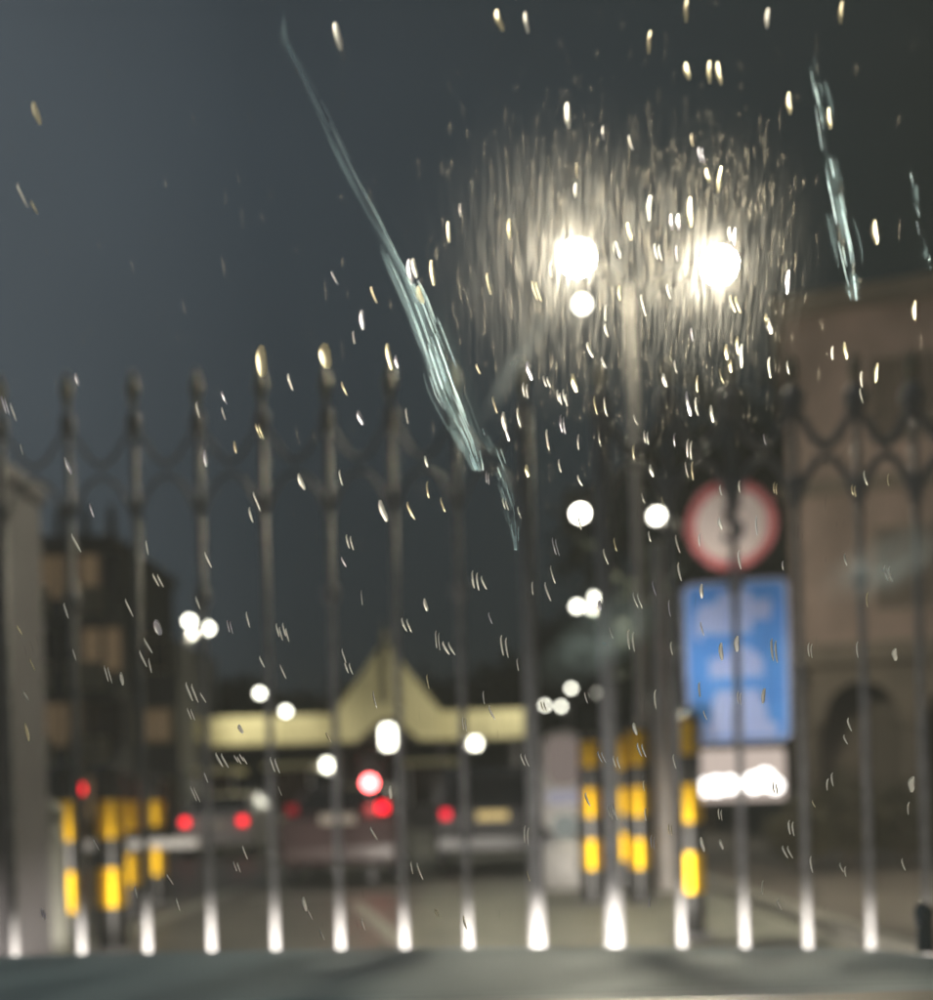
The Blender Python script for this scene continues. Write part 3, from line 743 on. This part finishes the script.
for s in (-1, 1):
    bm = BM(); lathe(bm, [(0.03, -0.02), (0.09, 0.0), (0.1, 0.05), (0.09, 0.07)], 16)
    h_ = link('headlamp', bm, M['chrome'], own); h_.location = (s * 0.68, -0.14, 0.66); h_.rotation_euler = (R(-90), 0, 0)
    l = bpy.data.lights.new('headlamp_beam', 'SPOT'); l.energy = 3000; l.spot_size = R(46); l.spot_blend = 1.0; l.shadow_soft_size = 0.05; l.color = (1.0, 0.9, 0.8)
    o = bpy.data.objects.new('headlamp_beam', l); C.objects.link(o); o.parent = own; o.location = (s * 0.68, 0.0, 0.66)
    o.rotation_euler = (R(90 - 7.5), 0, R(-5 if s > 0 else 2)); o.scale = (2.4, 0.62, 1)
for s in (-1, 1):
    l = bpy.data.lights.new('headlamp_spill', 'SPOT'); l.energy = 70; l.spot_size = R(66); l.spot_blend = 1.0; l.shadow_soft_size = 0.05; l.color = (1.0, 0.92, 0.85)
    o = bpy.data.objects.new('headlamp_spill', l); C.objects.link(o); o.parent = own; o.location = (s * 0.68, 0.01, 0.67)
    o.rotation_euler = (R(90 + 10), 0, R(-19))
# washer nozzle on the bonnet at the right
nz = P(925, 925, 1.5)
wn = empty('washer_nozzle', (nz.x - CXO, 1.5 - 2.2, 1.035), 'x', 'x')
del wn['label']; del wn['category']; wn.parent = own
bm = BM(); tube(bm, [(0, 0, -0.02), (0, 0, 0.02), (0, 0.004, 0.036), (0, 0.01, 0.046)], [0.012, 0.012, 0.015, 0.008], 10); link('nozzle_body', bm, M['nozzle'], wn, smooth=True)
bm = BM(); lathe(bm, [(0.004, 0), (0.006, 0.003), (0.004, 0.007)], 8, -0.012, -0.006, 0.02); link('jet', bm, M['chrome'], wn)

# windscreen: plane through camera-relative (Y .68, z -.141) and (Y .47, z .341)
def screen_pt(px, py, off=0.0):
    d = P(px, py, 1.0) - Vector((0, 0, EYE))
    t = (0.68 - 0.4357 * 0.141) / (1 + 0.4357 * d.z)
    n_ = Vector((0, 1, 0.4357)).normalized()
    return Vector((0, 0, EYE)) + d * t + n_ * off
SN = Vector((0, 1, 0.4357)).normalized()
SU = Vector((0, -0.4357, 1)).normalized()
SX = Vector((1, 0, 0))
SC = screen_pt(HX, 500)
Mrot = Matrix((SX, SU, -SN)).transposed()     # local x right, y up the glass, z towards the driver
def glassy(name, film=False):
    m = bpy.data.materials.new(name); m.use_nodes = True
    t = m.node_tree; n = t.nodes
    for k in list(n): n.remove(k)
    o = n.new('ShaderNodeOutputMaterial')
    tr = n.new('ShaderNodeBsdfTransparent'); tr.inputs[0].default_value = (0.97, 0.985, 0.985, 1)
    gl_ = n.new('ShaderNodeBsdfGlossy'); gl_.inputs['Roughness'].default_value = 0.03
    m1 = n.new('ShaderNodeMixShader'); m1.inputs[0].default_value = 0.02
    t.links.new(tr.outputs[0], m1.inputs[1]); t.links.new(gl_.outputs[0], m1.inputs[2])
    last = m1
    if film:
        tcn = n.new('ShaderNodeTexCoord')
        # fine vertical wet streaks, wiped down the glass
        mp = n.new('ShaderNodeMapping'); mp.inputs['Scale'].default_value = (520, 45, 1); mp.inputs['Rotation'].default_value = (0, 0, R(4))
        t.links.new(tcn.outputs['Object'], mp.inputs[0])
        no = n.new('ShaderNodeTexNoise'); no.inputs['Scale'].default_value = 1.0; no.inputs['Detail'].default_value = 4; no.inputs['Roughness'].default_value = 0.65
        t.links.new(mp.outputs[0], no.inputs['Vector'])
        no2 = n.new('ShaderNodeTexNoise'); no2.inputs['Scale'].default_value = 9.0; no2.inputs['Detail'].default_value = 3
        t.links.new(tcn.outputs['Object'], no2.inputs['Vector'])
        r1 = n.new('ShaderNodeMapRange'); t.links.new(no.outputs['Fac'], r1.inputs['Value'])
        r1.inputs['From Min'].default_value = 0.4; r1.inputs['From Max'].default_value = 0.66
        r1.inputs['To Min'].default_value = 0.15; r1.inputs['To Max'].default_value = 1.0
        r2 = n.new('ShaderNodeMapRange'); t.links.new(no2.outputs['Fac'], r2.inputs['Value'])
        r2.inputs['From Min'].default_value = 0.3; r2.inputs['From Max'].default_value = 0.7
        r2.inputs['To Min'].default_value = 0.6; r2.inputs['To Max'].default_value = 1.2
        mu = n.new('ShaderNodeMath'); mu.operation = 'MULTIPLY'; t.links.new(r1.outputs[0], mu.inputs[0]); t.links.new(r2.outputs[0], mu.inputs[1])
        mu2 = n.new('ShaderNodeMath'); mu2.operation = 'MULTIPLY'; mu2.inputs[1].default_value = FILM; t.links.new(mu.outputs[0], mu2.inputs[0])
        rf = n.new('ShaderNodeBsdfRefraction'); rf.inputs['IOR'].default_value = 1.12; rf.inputs['Roughness'].default_value = 0.75
        rf2 = n.new('ShaderNodeBsdfRefraction'); rf2.inputs['IOR'].default_value = 1.05; rf2.inputs['Roughness'].default_value = 0.6
        m0 = n.new('ShaderNodeMixShader'); m0.inputs[0].default_value = 0.36; t.links.new(rf.outputs[0], m0.inputs[1]); t.links.new(rf2.outputs[0], m0.inputs[2]); rf = m0
        m2 = n.new('ShaderNodeMixShader'); t.links.new(mu2.outputs[0], m2.inputs[0])
        t.links.new(m1.outputs[0], m2.inputs[1]); t.links.new(rf.outputs[0], m2.inputs[2])
        tl2 = n.new('ShaderNodeBsdfTranslucent'); tl2.inputs[0].default_value = (0.9, 0.97, 1, 1)
        m5 = n.new('ShaderNodeMixShader'); m5.inputs[0].default_value = 0.042
        t.links.new(m2.outputs[0], m5.inputs[1]); t.links.new(tl2.outputs[0], m5.inputs[2])
        last = m5
    t.links.new(last.outputs[0], o.inputs[0])
    return m
FILM = 0.024
mg_in = glassy('windscreen_inner'); mg_out = glassy('windscreen_wet_outer', True)
bm = BM()
box(bm, -0.75, 0.75, -0.30, 0.34, 0.0, 0.005)
ws = link('windscreen', bm, [mg_in, mg_out], own)
ws.matrix_parent_inverse = Matrix.Identity(4)
Mw = Matrix.Translation(SC) @ Mrot.to_4x4()
ws.matrix_local = Matrix.Translation((-CXO, -2.2, 0)) @ Mw
for p in ws.data.polygons:
    if p.center.z < 0.0005: p.material_index = 1
# wiper at the foot of the glass
wl = screen_pt(520, 1012, 0.006)

# ------------------------------------------------------------------ rain drops on the glass
def water(name, tint, rough, trans, clear=0.0):
    m = bpy.data.materials.new(name); m.use_nodes = True
    t = m.node_tree; n = t.nodes
    for k in list(n): n.remove(k)
    o = n.new('ShaderNodeOutputMaterial')
    g_ = n.new('ShaderNodeBsdfRefraction'); g_.inputs['IOR'].default_value = 1.36; g_.inputs['Roughness'].default_value = rough; g_.inputs[0].default_value = (*tint, 1)
    tl_ = n.new('ShaderNodeBsdfTranslucent'); tl_.inputs[0].default_value = (*tint, 1)
    mm = n.new('ShaderNodeMixShader'); mm.inputs[0].default_value = trans
    t.links.new(g_.outputs[0], mm.inputs[1]); t.links.new(tl_.outputs[0], mm.inputs[2])
    tp = n.new('ShaderNodeBsdfTransparent'); m4 = n.new('ShaderNodeMixShader'); m4.inputs[0].default_value = clear
    t.links.new(mm.outputs[0], m4.inputs[1]); t.links.new(tp.outputs[0], m4.inputs[2]); t.links.new(m4.outputs[0], o.inputs[0])
    return m
M['spray'] = water('fine_spray_water', (1, 0.93, 0.8), 0.6, 0.2, 0.9)  # warm lamp colour put into the tint
M['drop_clear'] = water('rain_water', (1, 1, 1), 0.7, 0.5)
M['drop_warm'] = water('rain_water_lamp_tint', (1, 0.92, 0.7), 0.6, 0.4)  # yellow of the lamps put into the tint of colourless water
M['drop_violet'] = water('rain_water_violet_tint', (0.86, 0.85, 1.0), 0.6, 0.3)  # violet fringe of refracted light put into the tint
M['trail'] = water('water_trail', (0.62, 0.82, 0.95), 0.6, 0.35, 0.4)  # bluish light painted into the water's tint, bright fibres
M['trail_dull'] = water('dull_water_trail', (0.5, 0.72, 0.85), 0.65, 0.5, 0.945)  # fainter bluish copy for the dull body of the trail
PX = 0.60 / FPX      # one photograph pixel on the glass, metres
def ribbon(bm, pts, rad, flat=0.5, seg=6, z0=0.0):
    """flattened tube lying on the glass in local x (right), y (up); bulges outwards (-z)"""
    n = len(pts); rings = []
    for i, (x, y) in enumerate(pts):
        a_ = Vector(pts[max(i - 1, 0)]); b_ = Vector(pts[min(i + 1, n - 1)])
        d = (b_ - a_).normalized(); nn = Vector((-d.y, d.x))
        r = rad[i] if hasattr(rad, '__len__') else rad
        rings.append([bm.verts.new((x + nn.x * r * math.cos(t_), y + nn.y * r * math.cos(t_), z0 - r * flat * math.sin(t_) - r * 0.02)) for t_ in [PI * k / seg for k in range(seg + 1)]])
    for A, B in zip(rings, rings[1:]):
        m_ = len(A)
        for k in range(m_ - 1): bm.faces.new((A[k], B[k], B[k + 1], A[k + 1]))
hook = [(-1.5, 8), (-1.9, 5.5), (-1.3, 2), (-0.2, -2), (0.9, -5.5), (1.9, -8)]
def bead(bm, pts, w, n=10, seg=8, deep=2.6):
    """elongated bead of water on the glass: rounded in both directions"""
    m = len(pts) - 1; cp_ = []
    for j in range(n + 1):
        f = j / n * m; i = min(int(f), m - 1); u = f - i
        cp_.append(Vector(pts[i]).lerp(Vector(pts[i + 1]), u))
    rings = []
    for j in range(n + 1):
        t = j / n; d = (cp_[min(j + 1, n)] - cp_[max(j - 1, 0)]).normalized(); nn = Vector((-d.y, d.x))
        k = max(0.12, math.sin(PI * t)); r = w * k ** 0.45; h = w * deep * k
        rings.append([bm.verts.new((cp_[j].x + nn.x * r * math.cos(a), cp_[j].y + nn.y * r * math.cos(a), -h * math.sin(a) - w * .02)) for a in [PI * i / seg for i in range(seg + 1)]])
    for A, B in zip(rings, rings[1:]):
        c = len(A)
        for i in range(c - 1): bm.faces.new((A[i], B[i], B[i + 1], A[i + 1]))
def drop_mesh(kind, m):
    bm = BM(); q = PX
    def s(pts, dx=0, dy=0, k=1): return [((x * k + dx) * q, (y * k + dy) * q) for x, y in pts]
    if kind == 'thin': bead(bm, s(hook), 1.0 * q)
    elif kind == 'double':
        bead(bm, s(hook, -2.2), 1.05 * q); bead(bm, s(hook, 2.0, -1.5), 0.95 * q)
    elif kind == 'cluster':
        for k, (dx, dy) in enumerate(((-4, 2), (-1, -1), (2, 3), (5, -2))): bead(bm, s(hook, dx, dy, 0.8), 0.9 * q)
    elif kind == 'bar': bead(bm, s([(-1.5, 9), (-1.7, 5), (-1.2, 0), (0.3, -5), (0.9, -9)]), 2.6 * q, deep=1.3)
    elif kind == 'fat': bead(bm, s([(-1.5, 10), (-1.7, 6), (-0.8, 0), (1.0, -6), (2, -10)]), 4.2 * q, deep=1.0)
    me = bpy.data.meshes.new('raindrop'); bm.to_mesh(me); bm.free(); me.materials.append(m)
    for p in me.polygons: p.use_smooth = True
    return me
DM = {}
for kd in ('thin', 'double', 'cluster', 'bar', 'fat'):
    for mm_ in ('clear', 'warm', 'violet'): DM[kd, mm_] = drop_mesh(kd, M['drop_' + mm_])
LAB = {'thin': 'thin hooked raindrop', 'double': 'twin hooked raindrop', 'cluster': 'clustered hooked raindrop', 'bar': 'short bar shaped raindrop', 'fat': 'fat bright raindrop'}
TINT = {'clear': 'white', 'warm': 'yellowish', 'violet': 'violet edged'}
MARKS = [('the top left corner', 40, 40), ('the top of the long water trail', 285, 40), ('the upper long water trail', 350, 170), ('the middle of the long water trail', 415, 300), ('the foot of the long water trail', 475, 450),
 ('the top centre of the glass', 500, 60), ('the bright left mast lamp', 577, 258), ('the bright right mast lamp', 718, 265), ('the top of the right water trail', 812, 50), ('the foot of the right water trail', 853, 280), ('the top right corner', 915, 40),
 ('the empty left sky', 120, 300), ('the left spear tips', 130, 390), ('the two gold spear tips', 290, 360), ('the mast pole', 630, 380), ('the lone round lamp', 580, 513), ('the stout pole lamp', 656, 515), ('the round speed sign', 731, 525), ('the top of the blue board', 737, 600), ('the foot of the blue board', 737, 710),
 ('the stone building cornice', 860, 330), ('the right gate scrolls', 850, 440), ('the stone building wall', 870, 560), ('the arcade', 860, 720), ('the right shrubs', 860, 820), ('the right bar feet', 800, 910), ('the light box', 740, 775), ('the right striped post', 690, 840), ('the middle striped posts', 630, 800), ('the white kiosk', 567, 820),
 ('the low pair of lamps', 585, 602), ('the far lamps', 565, 695), ('the gable spire', 385, 650), ('the right canopy end', 490, 725), ('the left canopy end', 220, 730), ('the left twin lamps', 200, 625), ('the flats roof', 110, 540), ('the flats windows', 110, 660), ('the grey pier', 20, 700), ('the left striped posts', 110, 830), ('the pale car', 213, 820), ('the maroon car', 337, 830), ('the dark car', 496, 820), ('the left bar feet', 180, 915), ('the road before the maroon car', 340, 915), ('the road before the dark car', 490, 910), ('the dark sky right of the spire', 450, 580), ('the dark sky left of the spire', 300, 570), ('the dark sky above the spire', 385, 520)]
def label_drops():
    groups = {}
    for o, x, y, kd, mt in DROPS:
        mk = min(MARKS, key=lambda m_: (m_[1] - x) ** 2 + (m_[2] - y) ** 2); dx, dy = x - mk[1], y - mk[2]
        if math.hypot(dx, dy) < 14: d_ = 'right over'
        elif abs(dx) > abs(dy): d_ = 'right of' if dx > 0 else 'left of'
        else: d_ = 'below' if dy > 0 else 'above'
        groups.setdefault(TINT[mt] + ' ' + LAB[kd] + ' ' + d_ + ' ' + mk[0], []).append((y, x, o))
    for lb_, l_ in groups.items():
        l_.sort(key=lambda e: e[:2])
        pre = [''] if len(l_) == 1 else ['upper ', 'lower '] if len(l_) == 2 else ['topmost '] + ['next lower ', 'third lower ', 'fourth lower ', 'fifth lower '][:len(l_) - 2] + ['lowest ']
        for p_, (y, x, o) in zip(pre + ['lower '] * 9, l_):
            tag(o, p_ + lb_, 'raindrop', 'raindrops on the windscreen')
nd = 0
DROPS = []
used = []
def drop(px, py, kd, mt='clear', sc=1.0, rot=None):
    global nd
    o = bpy.data.objects.new('raindrop', DM[kd, mt]); C.objects.link(o)
    p = screen_pt(px, py, 0.0006)
    r = random.uniform(-11, 9) if rot is None else rot
    o.matrix_world = Matrix.Translation(p) @ (Mrot @ Matrix.Rotation(R(r), 3, 'Z')).to_4x4() @ Matrix.Diagonal((sc * random.uniform(.75, 1.2), sc * random.uniform(.75, 1.25), sc, 1))
    DROPS.append((o, px, py, kd, mt))
    used.append((px, py)); nd += 1
top = '''338 36 fat c;500 20 bar w;527 22 bar c;650 42 bar w;687 10 bar w;710 72 bar w;720 73 bar w;688 71 bar w;768 18 bar c;842 12 bar w;37 113 bar w;34 207 thin w;22 195 thin c;
568 115 fat c;576 190 bar c;577 170 thin w;449 232 bar w;510 229 bar w;650 208 bar c;672 222 bar v;679 222 bar v;708 175 bar w;720 180 bar w;790 103 bar w;830 118 bar w;788 282 bar v;876 232 bar w;730 234 bar c;735 237 bar v;691 212 bar w;915 310 bar w;
877 373 bar w;411 272 bar v;415 268 bar c;433 273 bar w;421 295 bar w;335 278 thin v;363 320 bar v;374 295 thin w;397 362 bar v;390 357 bar w;361 418 bar v;407 416 thin c;5 405 double v;13 412 thin c;
530 371 bar v;526 390 double c;508 434 bar v;505 422 bar c;495 405 thin w;562 398 cluster c;575 383 bar w;596 405 thin w;606 407 thin c;590 350 thin c;618 250 bar c;620 293 bar w;617 250 thin v;665 380 bar c;689 404 bar v;697 407 thin c;727 352 bar w;731 366 bar w;738 345 bar w;742 356 bar c;722 376 thin w;767 320 bar w;770 326 bar c;846 351 bar w;833 353 thin c;862 396 thin c;687 470 thin c;693 471 thin w;740 487 thin c;776 488 double w;560 466 thin c;600 440 thin c;634 452 thin w;528 471 bar w;548 440 thin c;519 418 thin c;
866 478 thin c;889 480 thin w;846 560 thin c;889 573 double c;868 600 thin w;757 526 thin c;775 650 double c;811 650 double c;722 652 bar c;740 698 double c;700 540 thin c;680 572 thin c;638 600 double c;632 640 double c;606 557 thin c;553 575 thin c;548 592 thin c;
76 543 thin c;147 548 thin c;208 560 thin c;158 580 double c;129 608 thin c;66 611 thin c;158 628 fat v;148 646 thin c;143 659 thin c;150 666 thin c;198 603 thin c;248 620 thin c;282 633 cluster c;251 515 thin c;257 502 thin c;302 482 bar c;283 672 thin c;262 662 thin c;192 692 double c;203 698 thin c;191 714 double c;108 674 double c;240 760 cluster c;222 760 double c;275 765 double c;206 778 thin c;195 794 double c;
350 542 double c;384 511 bar c;411 511 thin w;428 490 thin w;443 505 thin w;476 580 double c;484 583 thin c;341 478 thin c;438 640 double c;505 646 double c;518 665 thin c;484 698 thin c;492 713 thin c;344 656 thin c;349 668 double c;407 625 double c;428 682 thin w;449 648 double c;525 760 double c;527 835 double c;374 834 thin c;412 868 thin c;420 872 thin c;375 700 thin c;
170 880 thin c;178 905 thin c;136 893 thin c;237 867 double c;245 853 thin c;305 905 bar c;310 915 thin c;322 935 thin c;
602 757 double c;617 762 double c;642 750 double c;675 762 thin c;612 813 cluster c;646 815 thin c;703 845 bar c;722 845 bar c;792 828 double c;788 852 double c;846 740 thin c;833 780 thin c;828 785 thin c;913 785 bar c;850 725 thin c;858 650 thin c;896 655 bar c;842 868 thin c;846 872 thin c;904 865 thin c;812 865 thin c;763 888 thin c;780 905 thin c;740 560 thin c;700 690 thin c;656 700 thin c;588 800 thin c'''
mc = {'c': 'clear', 'w': 'warm', 'v': 'violet'}
for e in top.replace('\n', '').split(';'):
    a_, b_, kd, mt = e.split(); drop(float(a_), float(b_), kd, mc[mt], random.uniform(.7, 1.0) if float(b_) < 500 else random.uniform(.85, 1.15))
drop(262, 361, 'fat', 'warm', 1.35, -14); drop(326, 356, 'fat', 'warm', 1.25, -14)  # drop shapes standing in for yellow glints on two spear tips
rnd = random.Random(11)
tries = 0
while nd < 296 and tries < 5000:
    tries += 1
    if rnd.random() < 0.5: x, y = rnd.gauss(620, 95), rnd.gauss(410, 130)
    else: x, y = rnd.uniform(5, 925), rnd.uniform(330, 925)
    if not (3 < x < 930 and 60 < y < 925): continue
    if min((x - a_) ** 2 + (y - b_) ** 2 for a_, b_ in used) < 15 ** 2: continue
    drop(x, y, rnd.choice(['thin', 'thin', 'thin', 'double', 'bar']), rnd.choice(['clear', 'clear', 'clear', 'warm', 'violet']), rnd.uniform(.6, .95))

label_drops()
# water trails running down the glass: bundles of thin threads
def trail(path, widths, nth, label, seed, tmin=0.35, tmax=1.0):
    rnd = random.Random(seed)
    bm = BM(); q = PX
    def at(t):
        f = t * (len(path) - 1); i = min(int(f), len(path) - 2); u = f - i
        a_, b_ = path[i], path[i + 1]
        return a_[0] + (b_[0] - a_[0]) * u, a_[1] + (b_[1] - a_[1]) * u, widths[i] + (widths[i + 1] - widths[i]) * u
    origin = screen_pt(path[0][0], path[0][1], 0.0004)
    inv = Mrot.transposed()
    for k in range(nth):
        t0 = rnd.random() ** 0.7 * 0.97; ln_ = rnd.uniform(0.05, 0.2); off = rnd.gauss(0, 0.3)
        if math.sin(t0 * 47 + off * 4 + seed) < -0.25: continue
        pts = []
        for j in range(6):
            t = min(1, t0 + ln_ * j / 5); x, y, w = at(t)
            p = screen_pt(x + off * w + rnd.uniform(-.25, .25), y, 0.0004); l_ = inv @ (p - origin)
            pts.append((l_.x, l_.y))
        if (Vector(pts[0]) - Vector(pts[-1])).length < 1e-4: continue
        dull = rnd.random() < 0.72; r = rnd.uniform(tmin, tmax) * q * (rnd.choice((1.5, 3.0)) if dull else rnd.choice((.35, .5, .65)))
        nf0 = len(bm.faces)
        ribbon(bm, pts, [r * .4, r, r, r, r, r * .3], 0.6, 4, z0=rnd.uniform(-0.0003, 0))
        bm.faces.ensure_lookup_table()
        for f_ in bm.faces[nf0:]: f_.material_index = 1 if dull else 0
    me_o = link('water_trail', bm, [M['trail'], M['trail_dull']], None, smooth=True)
    me_o.matrix_world = Matrix.Translation(origin) @ Mrot.to_4x4()
    tag(me_o, label, 'water trail', 'water trails down the windscreen')
trail([(283, 5), (287, 45), (318, 105), (350, 175), (385, 240), (412, 295), (432, 350), (447, 395), (468, 440), (478, 470)], [3, 5, 11, 14, 18, 22, 24, 26, 20, 10], 210, 'longest pale blue water trail slanting from the top left of the glass', 1)
trail([(482, 425), (492, 450), (503, 480), (512, 512), (516, 550)], [8, 20, 18, 12, 4], 80, 'short ragged water trail at the lower end of the longest one', 2)
trail([(808, 40), (815, 80), (825, 140), (835, 190), (848, 250), (856, 300)], [4, 12, 15, 17, 20, 10], 75, 'bright blue white water trail near the upper right of the glass', 3)
trail([(910, 165), (915, 200), (924, 240), (929, 270)], [3, 6, 7, 4], 24, 'small faint water trail at the right edge of the glass', 4)

# pale wet smears wiped across the glass, thin at their edges
def smear(p0, p1, half, dens, label, col=(0.8, 0.9, 0.95)):
    o0, o1 = screen_pt(*p0, 0.0016), screen_pt(*p1, 0.0016)
    inv = Mrot.transposed(); d = inv @ (o1 - o0); Lh = math.hypot(d.x, d.y) / 2; wd = half * PX
    bm = BM(); n = 16; Lh2 = Lh + wd
    ring = []
    rd = random.Random(label)
    for i in range(n * 2):
        a_ = PI * i / n; k = rd.uniform(.9, 1.1); ring.append((Lh2 * math.cos(a_) * k, wd * math.sin(a_) * k))
    a1 = [bm.verts.new((x, y, 0)) for x, y in ring]; bm.faces.new(a1)
    m = bpy.data.materials.new('wet_smear'); m.use_nodes = True; t = m.node_tree; nn = t.nodes
    for k in list(nn): nn.remove(k)
    out = nn.new('ShaderNodeOutputMaterial'); tr_ = nn.new('ShaderNodeBsdfTransparent'); tl_ = nn.new('ShaderNodeBsdfTranslucent'); tl_.inputs[0].default_value = (*col, 1)
    mx_ = nn.new('ShaderNodeMixShader'); tcn = nn.new('ShaderNodeTexCoord')
    mp = nn.new('ShaderNodeMapping'); mp.inputs['Scale'].default_value = (1 / Lh2, 1 / wd, 1); t.links.new(tcn.outputs['Object'], mp.inputs[0])
    ln_ = nn.new('ShaderNodeVectorMath'); ln_.operation = 'LENGTH'; t.links.new(mp.outputs[0], ln_.inputs[0])
    mr_ = nn.new('ShaderNodeMapRange'); mr_.interpolation_type = 'SMOOTHSTEP'; t.links.new(ln_.outputs['Value'], mr_.inputs['Value'])
    mr_.inputs['From Min'].default_value = 0.88; mr_.inputs['From Max'].default_value = 0.0; mr_.inputs['To Min'].default_value = 0; mr_.inputs['To Max'].default_value = dens
    no = nn.new('ShaderNodeTexNoise'); no.inputs['Scale'].default_value = 60; t.links.new(tcn.outputs['Object'], no.inputs['Vector'])
    mu = nn.new('ShaderNodeMath'); mu.operation = 'MULTIPLY'; t.links.new(mr_.outputs[0], mu.inputs[0])
    m3 = nn.new('ShaderNodeMapRange'); t.links.new(no.outputs['Fac'], m3.inputs['Value']); m3.inputs['From Min'].default_value = .25; m3.inputs['From Max'].default_value = .7
    m3.inputs['To Min'].default_value = 0.2; t.links.new(m3.outputs[0], mu.inputs[1])
    t.links.new(mu.outputs[0], mx_.inputs[0]); t.links.new(tr_.outputs[0], mx_.inputs[1]); t.links.new(tl_.outputs[0], mx_.inputs[2]); t.links.new(mx_.outputs[0], out.inputs[0])
    o = link('wet_smear', bm, m)
    ang = math.atan2(d.y, d.x)
    o.matrix_world = Matrix.Translation((o0 + o1) / 2) @ (Mrot @ Matrix.Rotation(ang, 3, 'Z')).to_4x4()
    tag(o, label, 'smear', 'wet smears on the windscreen')
smear((556, 298), (478, 428), 15, 0.42, 'pale grey smear slanting from the bright left mast lamp to the long water trail')
smear((560, 668), (640, 612), 46, 0.34, 'bluish smear on the glass below the low pair of lamps', (0.65, 0.85, 0.95))
smear((840, 585), (925, 548), 42, 0.34, 'bluish smear on the glass before the stone building wall', (0.7, 0.85, 0.95))
smear((415, 290), (480, 450), 26, 0.2, 'dull blue smear around the lower long water trail', (0.6, 0.8, 0.85))

# the finest spray between the drops: crowded round the lamps to streak their glow
rnd = random.Random(3)
bm = BM(); inv = Mrot.transposed(); org = screen_pt(HX, 500, 0.0004)
for k in range(1500):
    u = rnd.random()
    if u < 0.34: x, y = rnd.gauss(577, 62), rnd.gauss(235, 72)
    elif u < 0.58: x, y = rnd.gauss(718, 50), rnd.gauss(240, 65)
    elif u < 0.8: x, y = rnd.gauss(620, 80), rnd.gauss(400, 110)
    else: x, y = rnd.uniform(0, 933), rnd.uniform(0, 930)
    if not (0 < x < 933 and 0 < y < 935): continue
    l_ = inv @ (screen_pt(x, y, 0.0004) - org); a = rnd.gauss(0.05, 0.035); h = rnd.uniform(2, 8) * PX; w = rnd.uniform(.25, .6) * PX
    dx, dy = math.sin(a) * h, math.cos(a) * h
    bead(bm, [(l_.x - dx, l_.y + dy), (l_.x, l_.y), (l_.x + dx, l_.y - dy)], w, 5, 4, 2.0)
fs = link('fine_spray', bm, M['spray'], None, smooth=True)
fs.matrix_world = Matrix.Translation(org) @ Mrot.to_4x4()
tag(fs, 'fine streaky spray on the windscreen, added thickest around the mast lamps for their glow', 'spray', kind='stuff')
# chrome beads added as a line of glints along the cowl at the foot of the windscreen
bm = BM()
for k in range(90):
    p = P(rnd.uniform(515, 700), 997, 0.86)
    bmesh.ops.create_icosphere(bm, subdivisions=1, radius=rnd.uniform(.0006, .0016), matrix=Matrix.Translation((p.x - CXO, p.y - 2.2, 1.0752 + rnd.uniform(-.0004, .0008))) @ Matrix.Diagonal((rnd.uniform(1, 3), 1, 1, 1)))
cb = link('glint_beads', bm, M['chrome'], own); cb['kind'] = 'stuff'
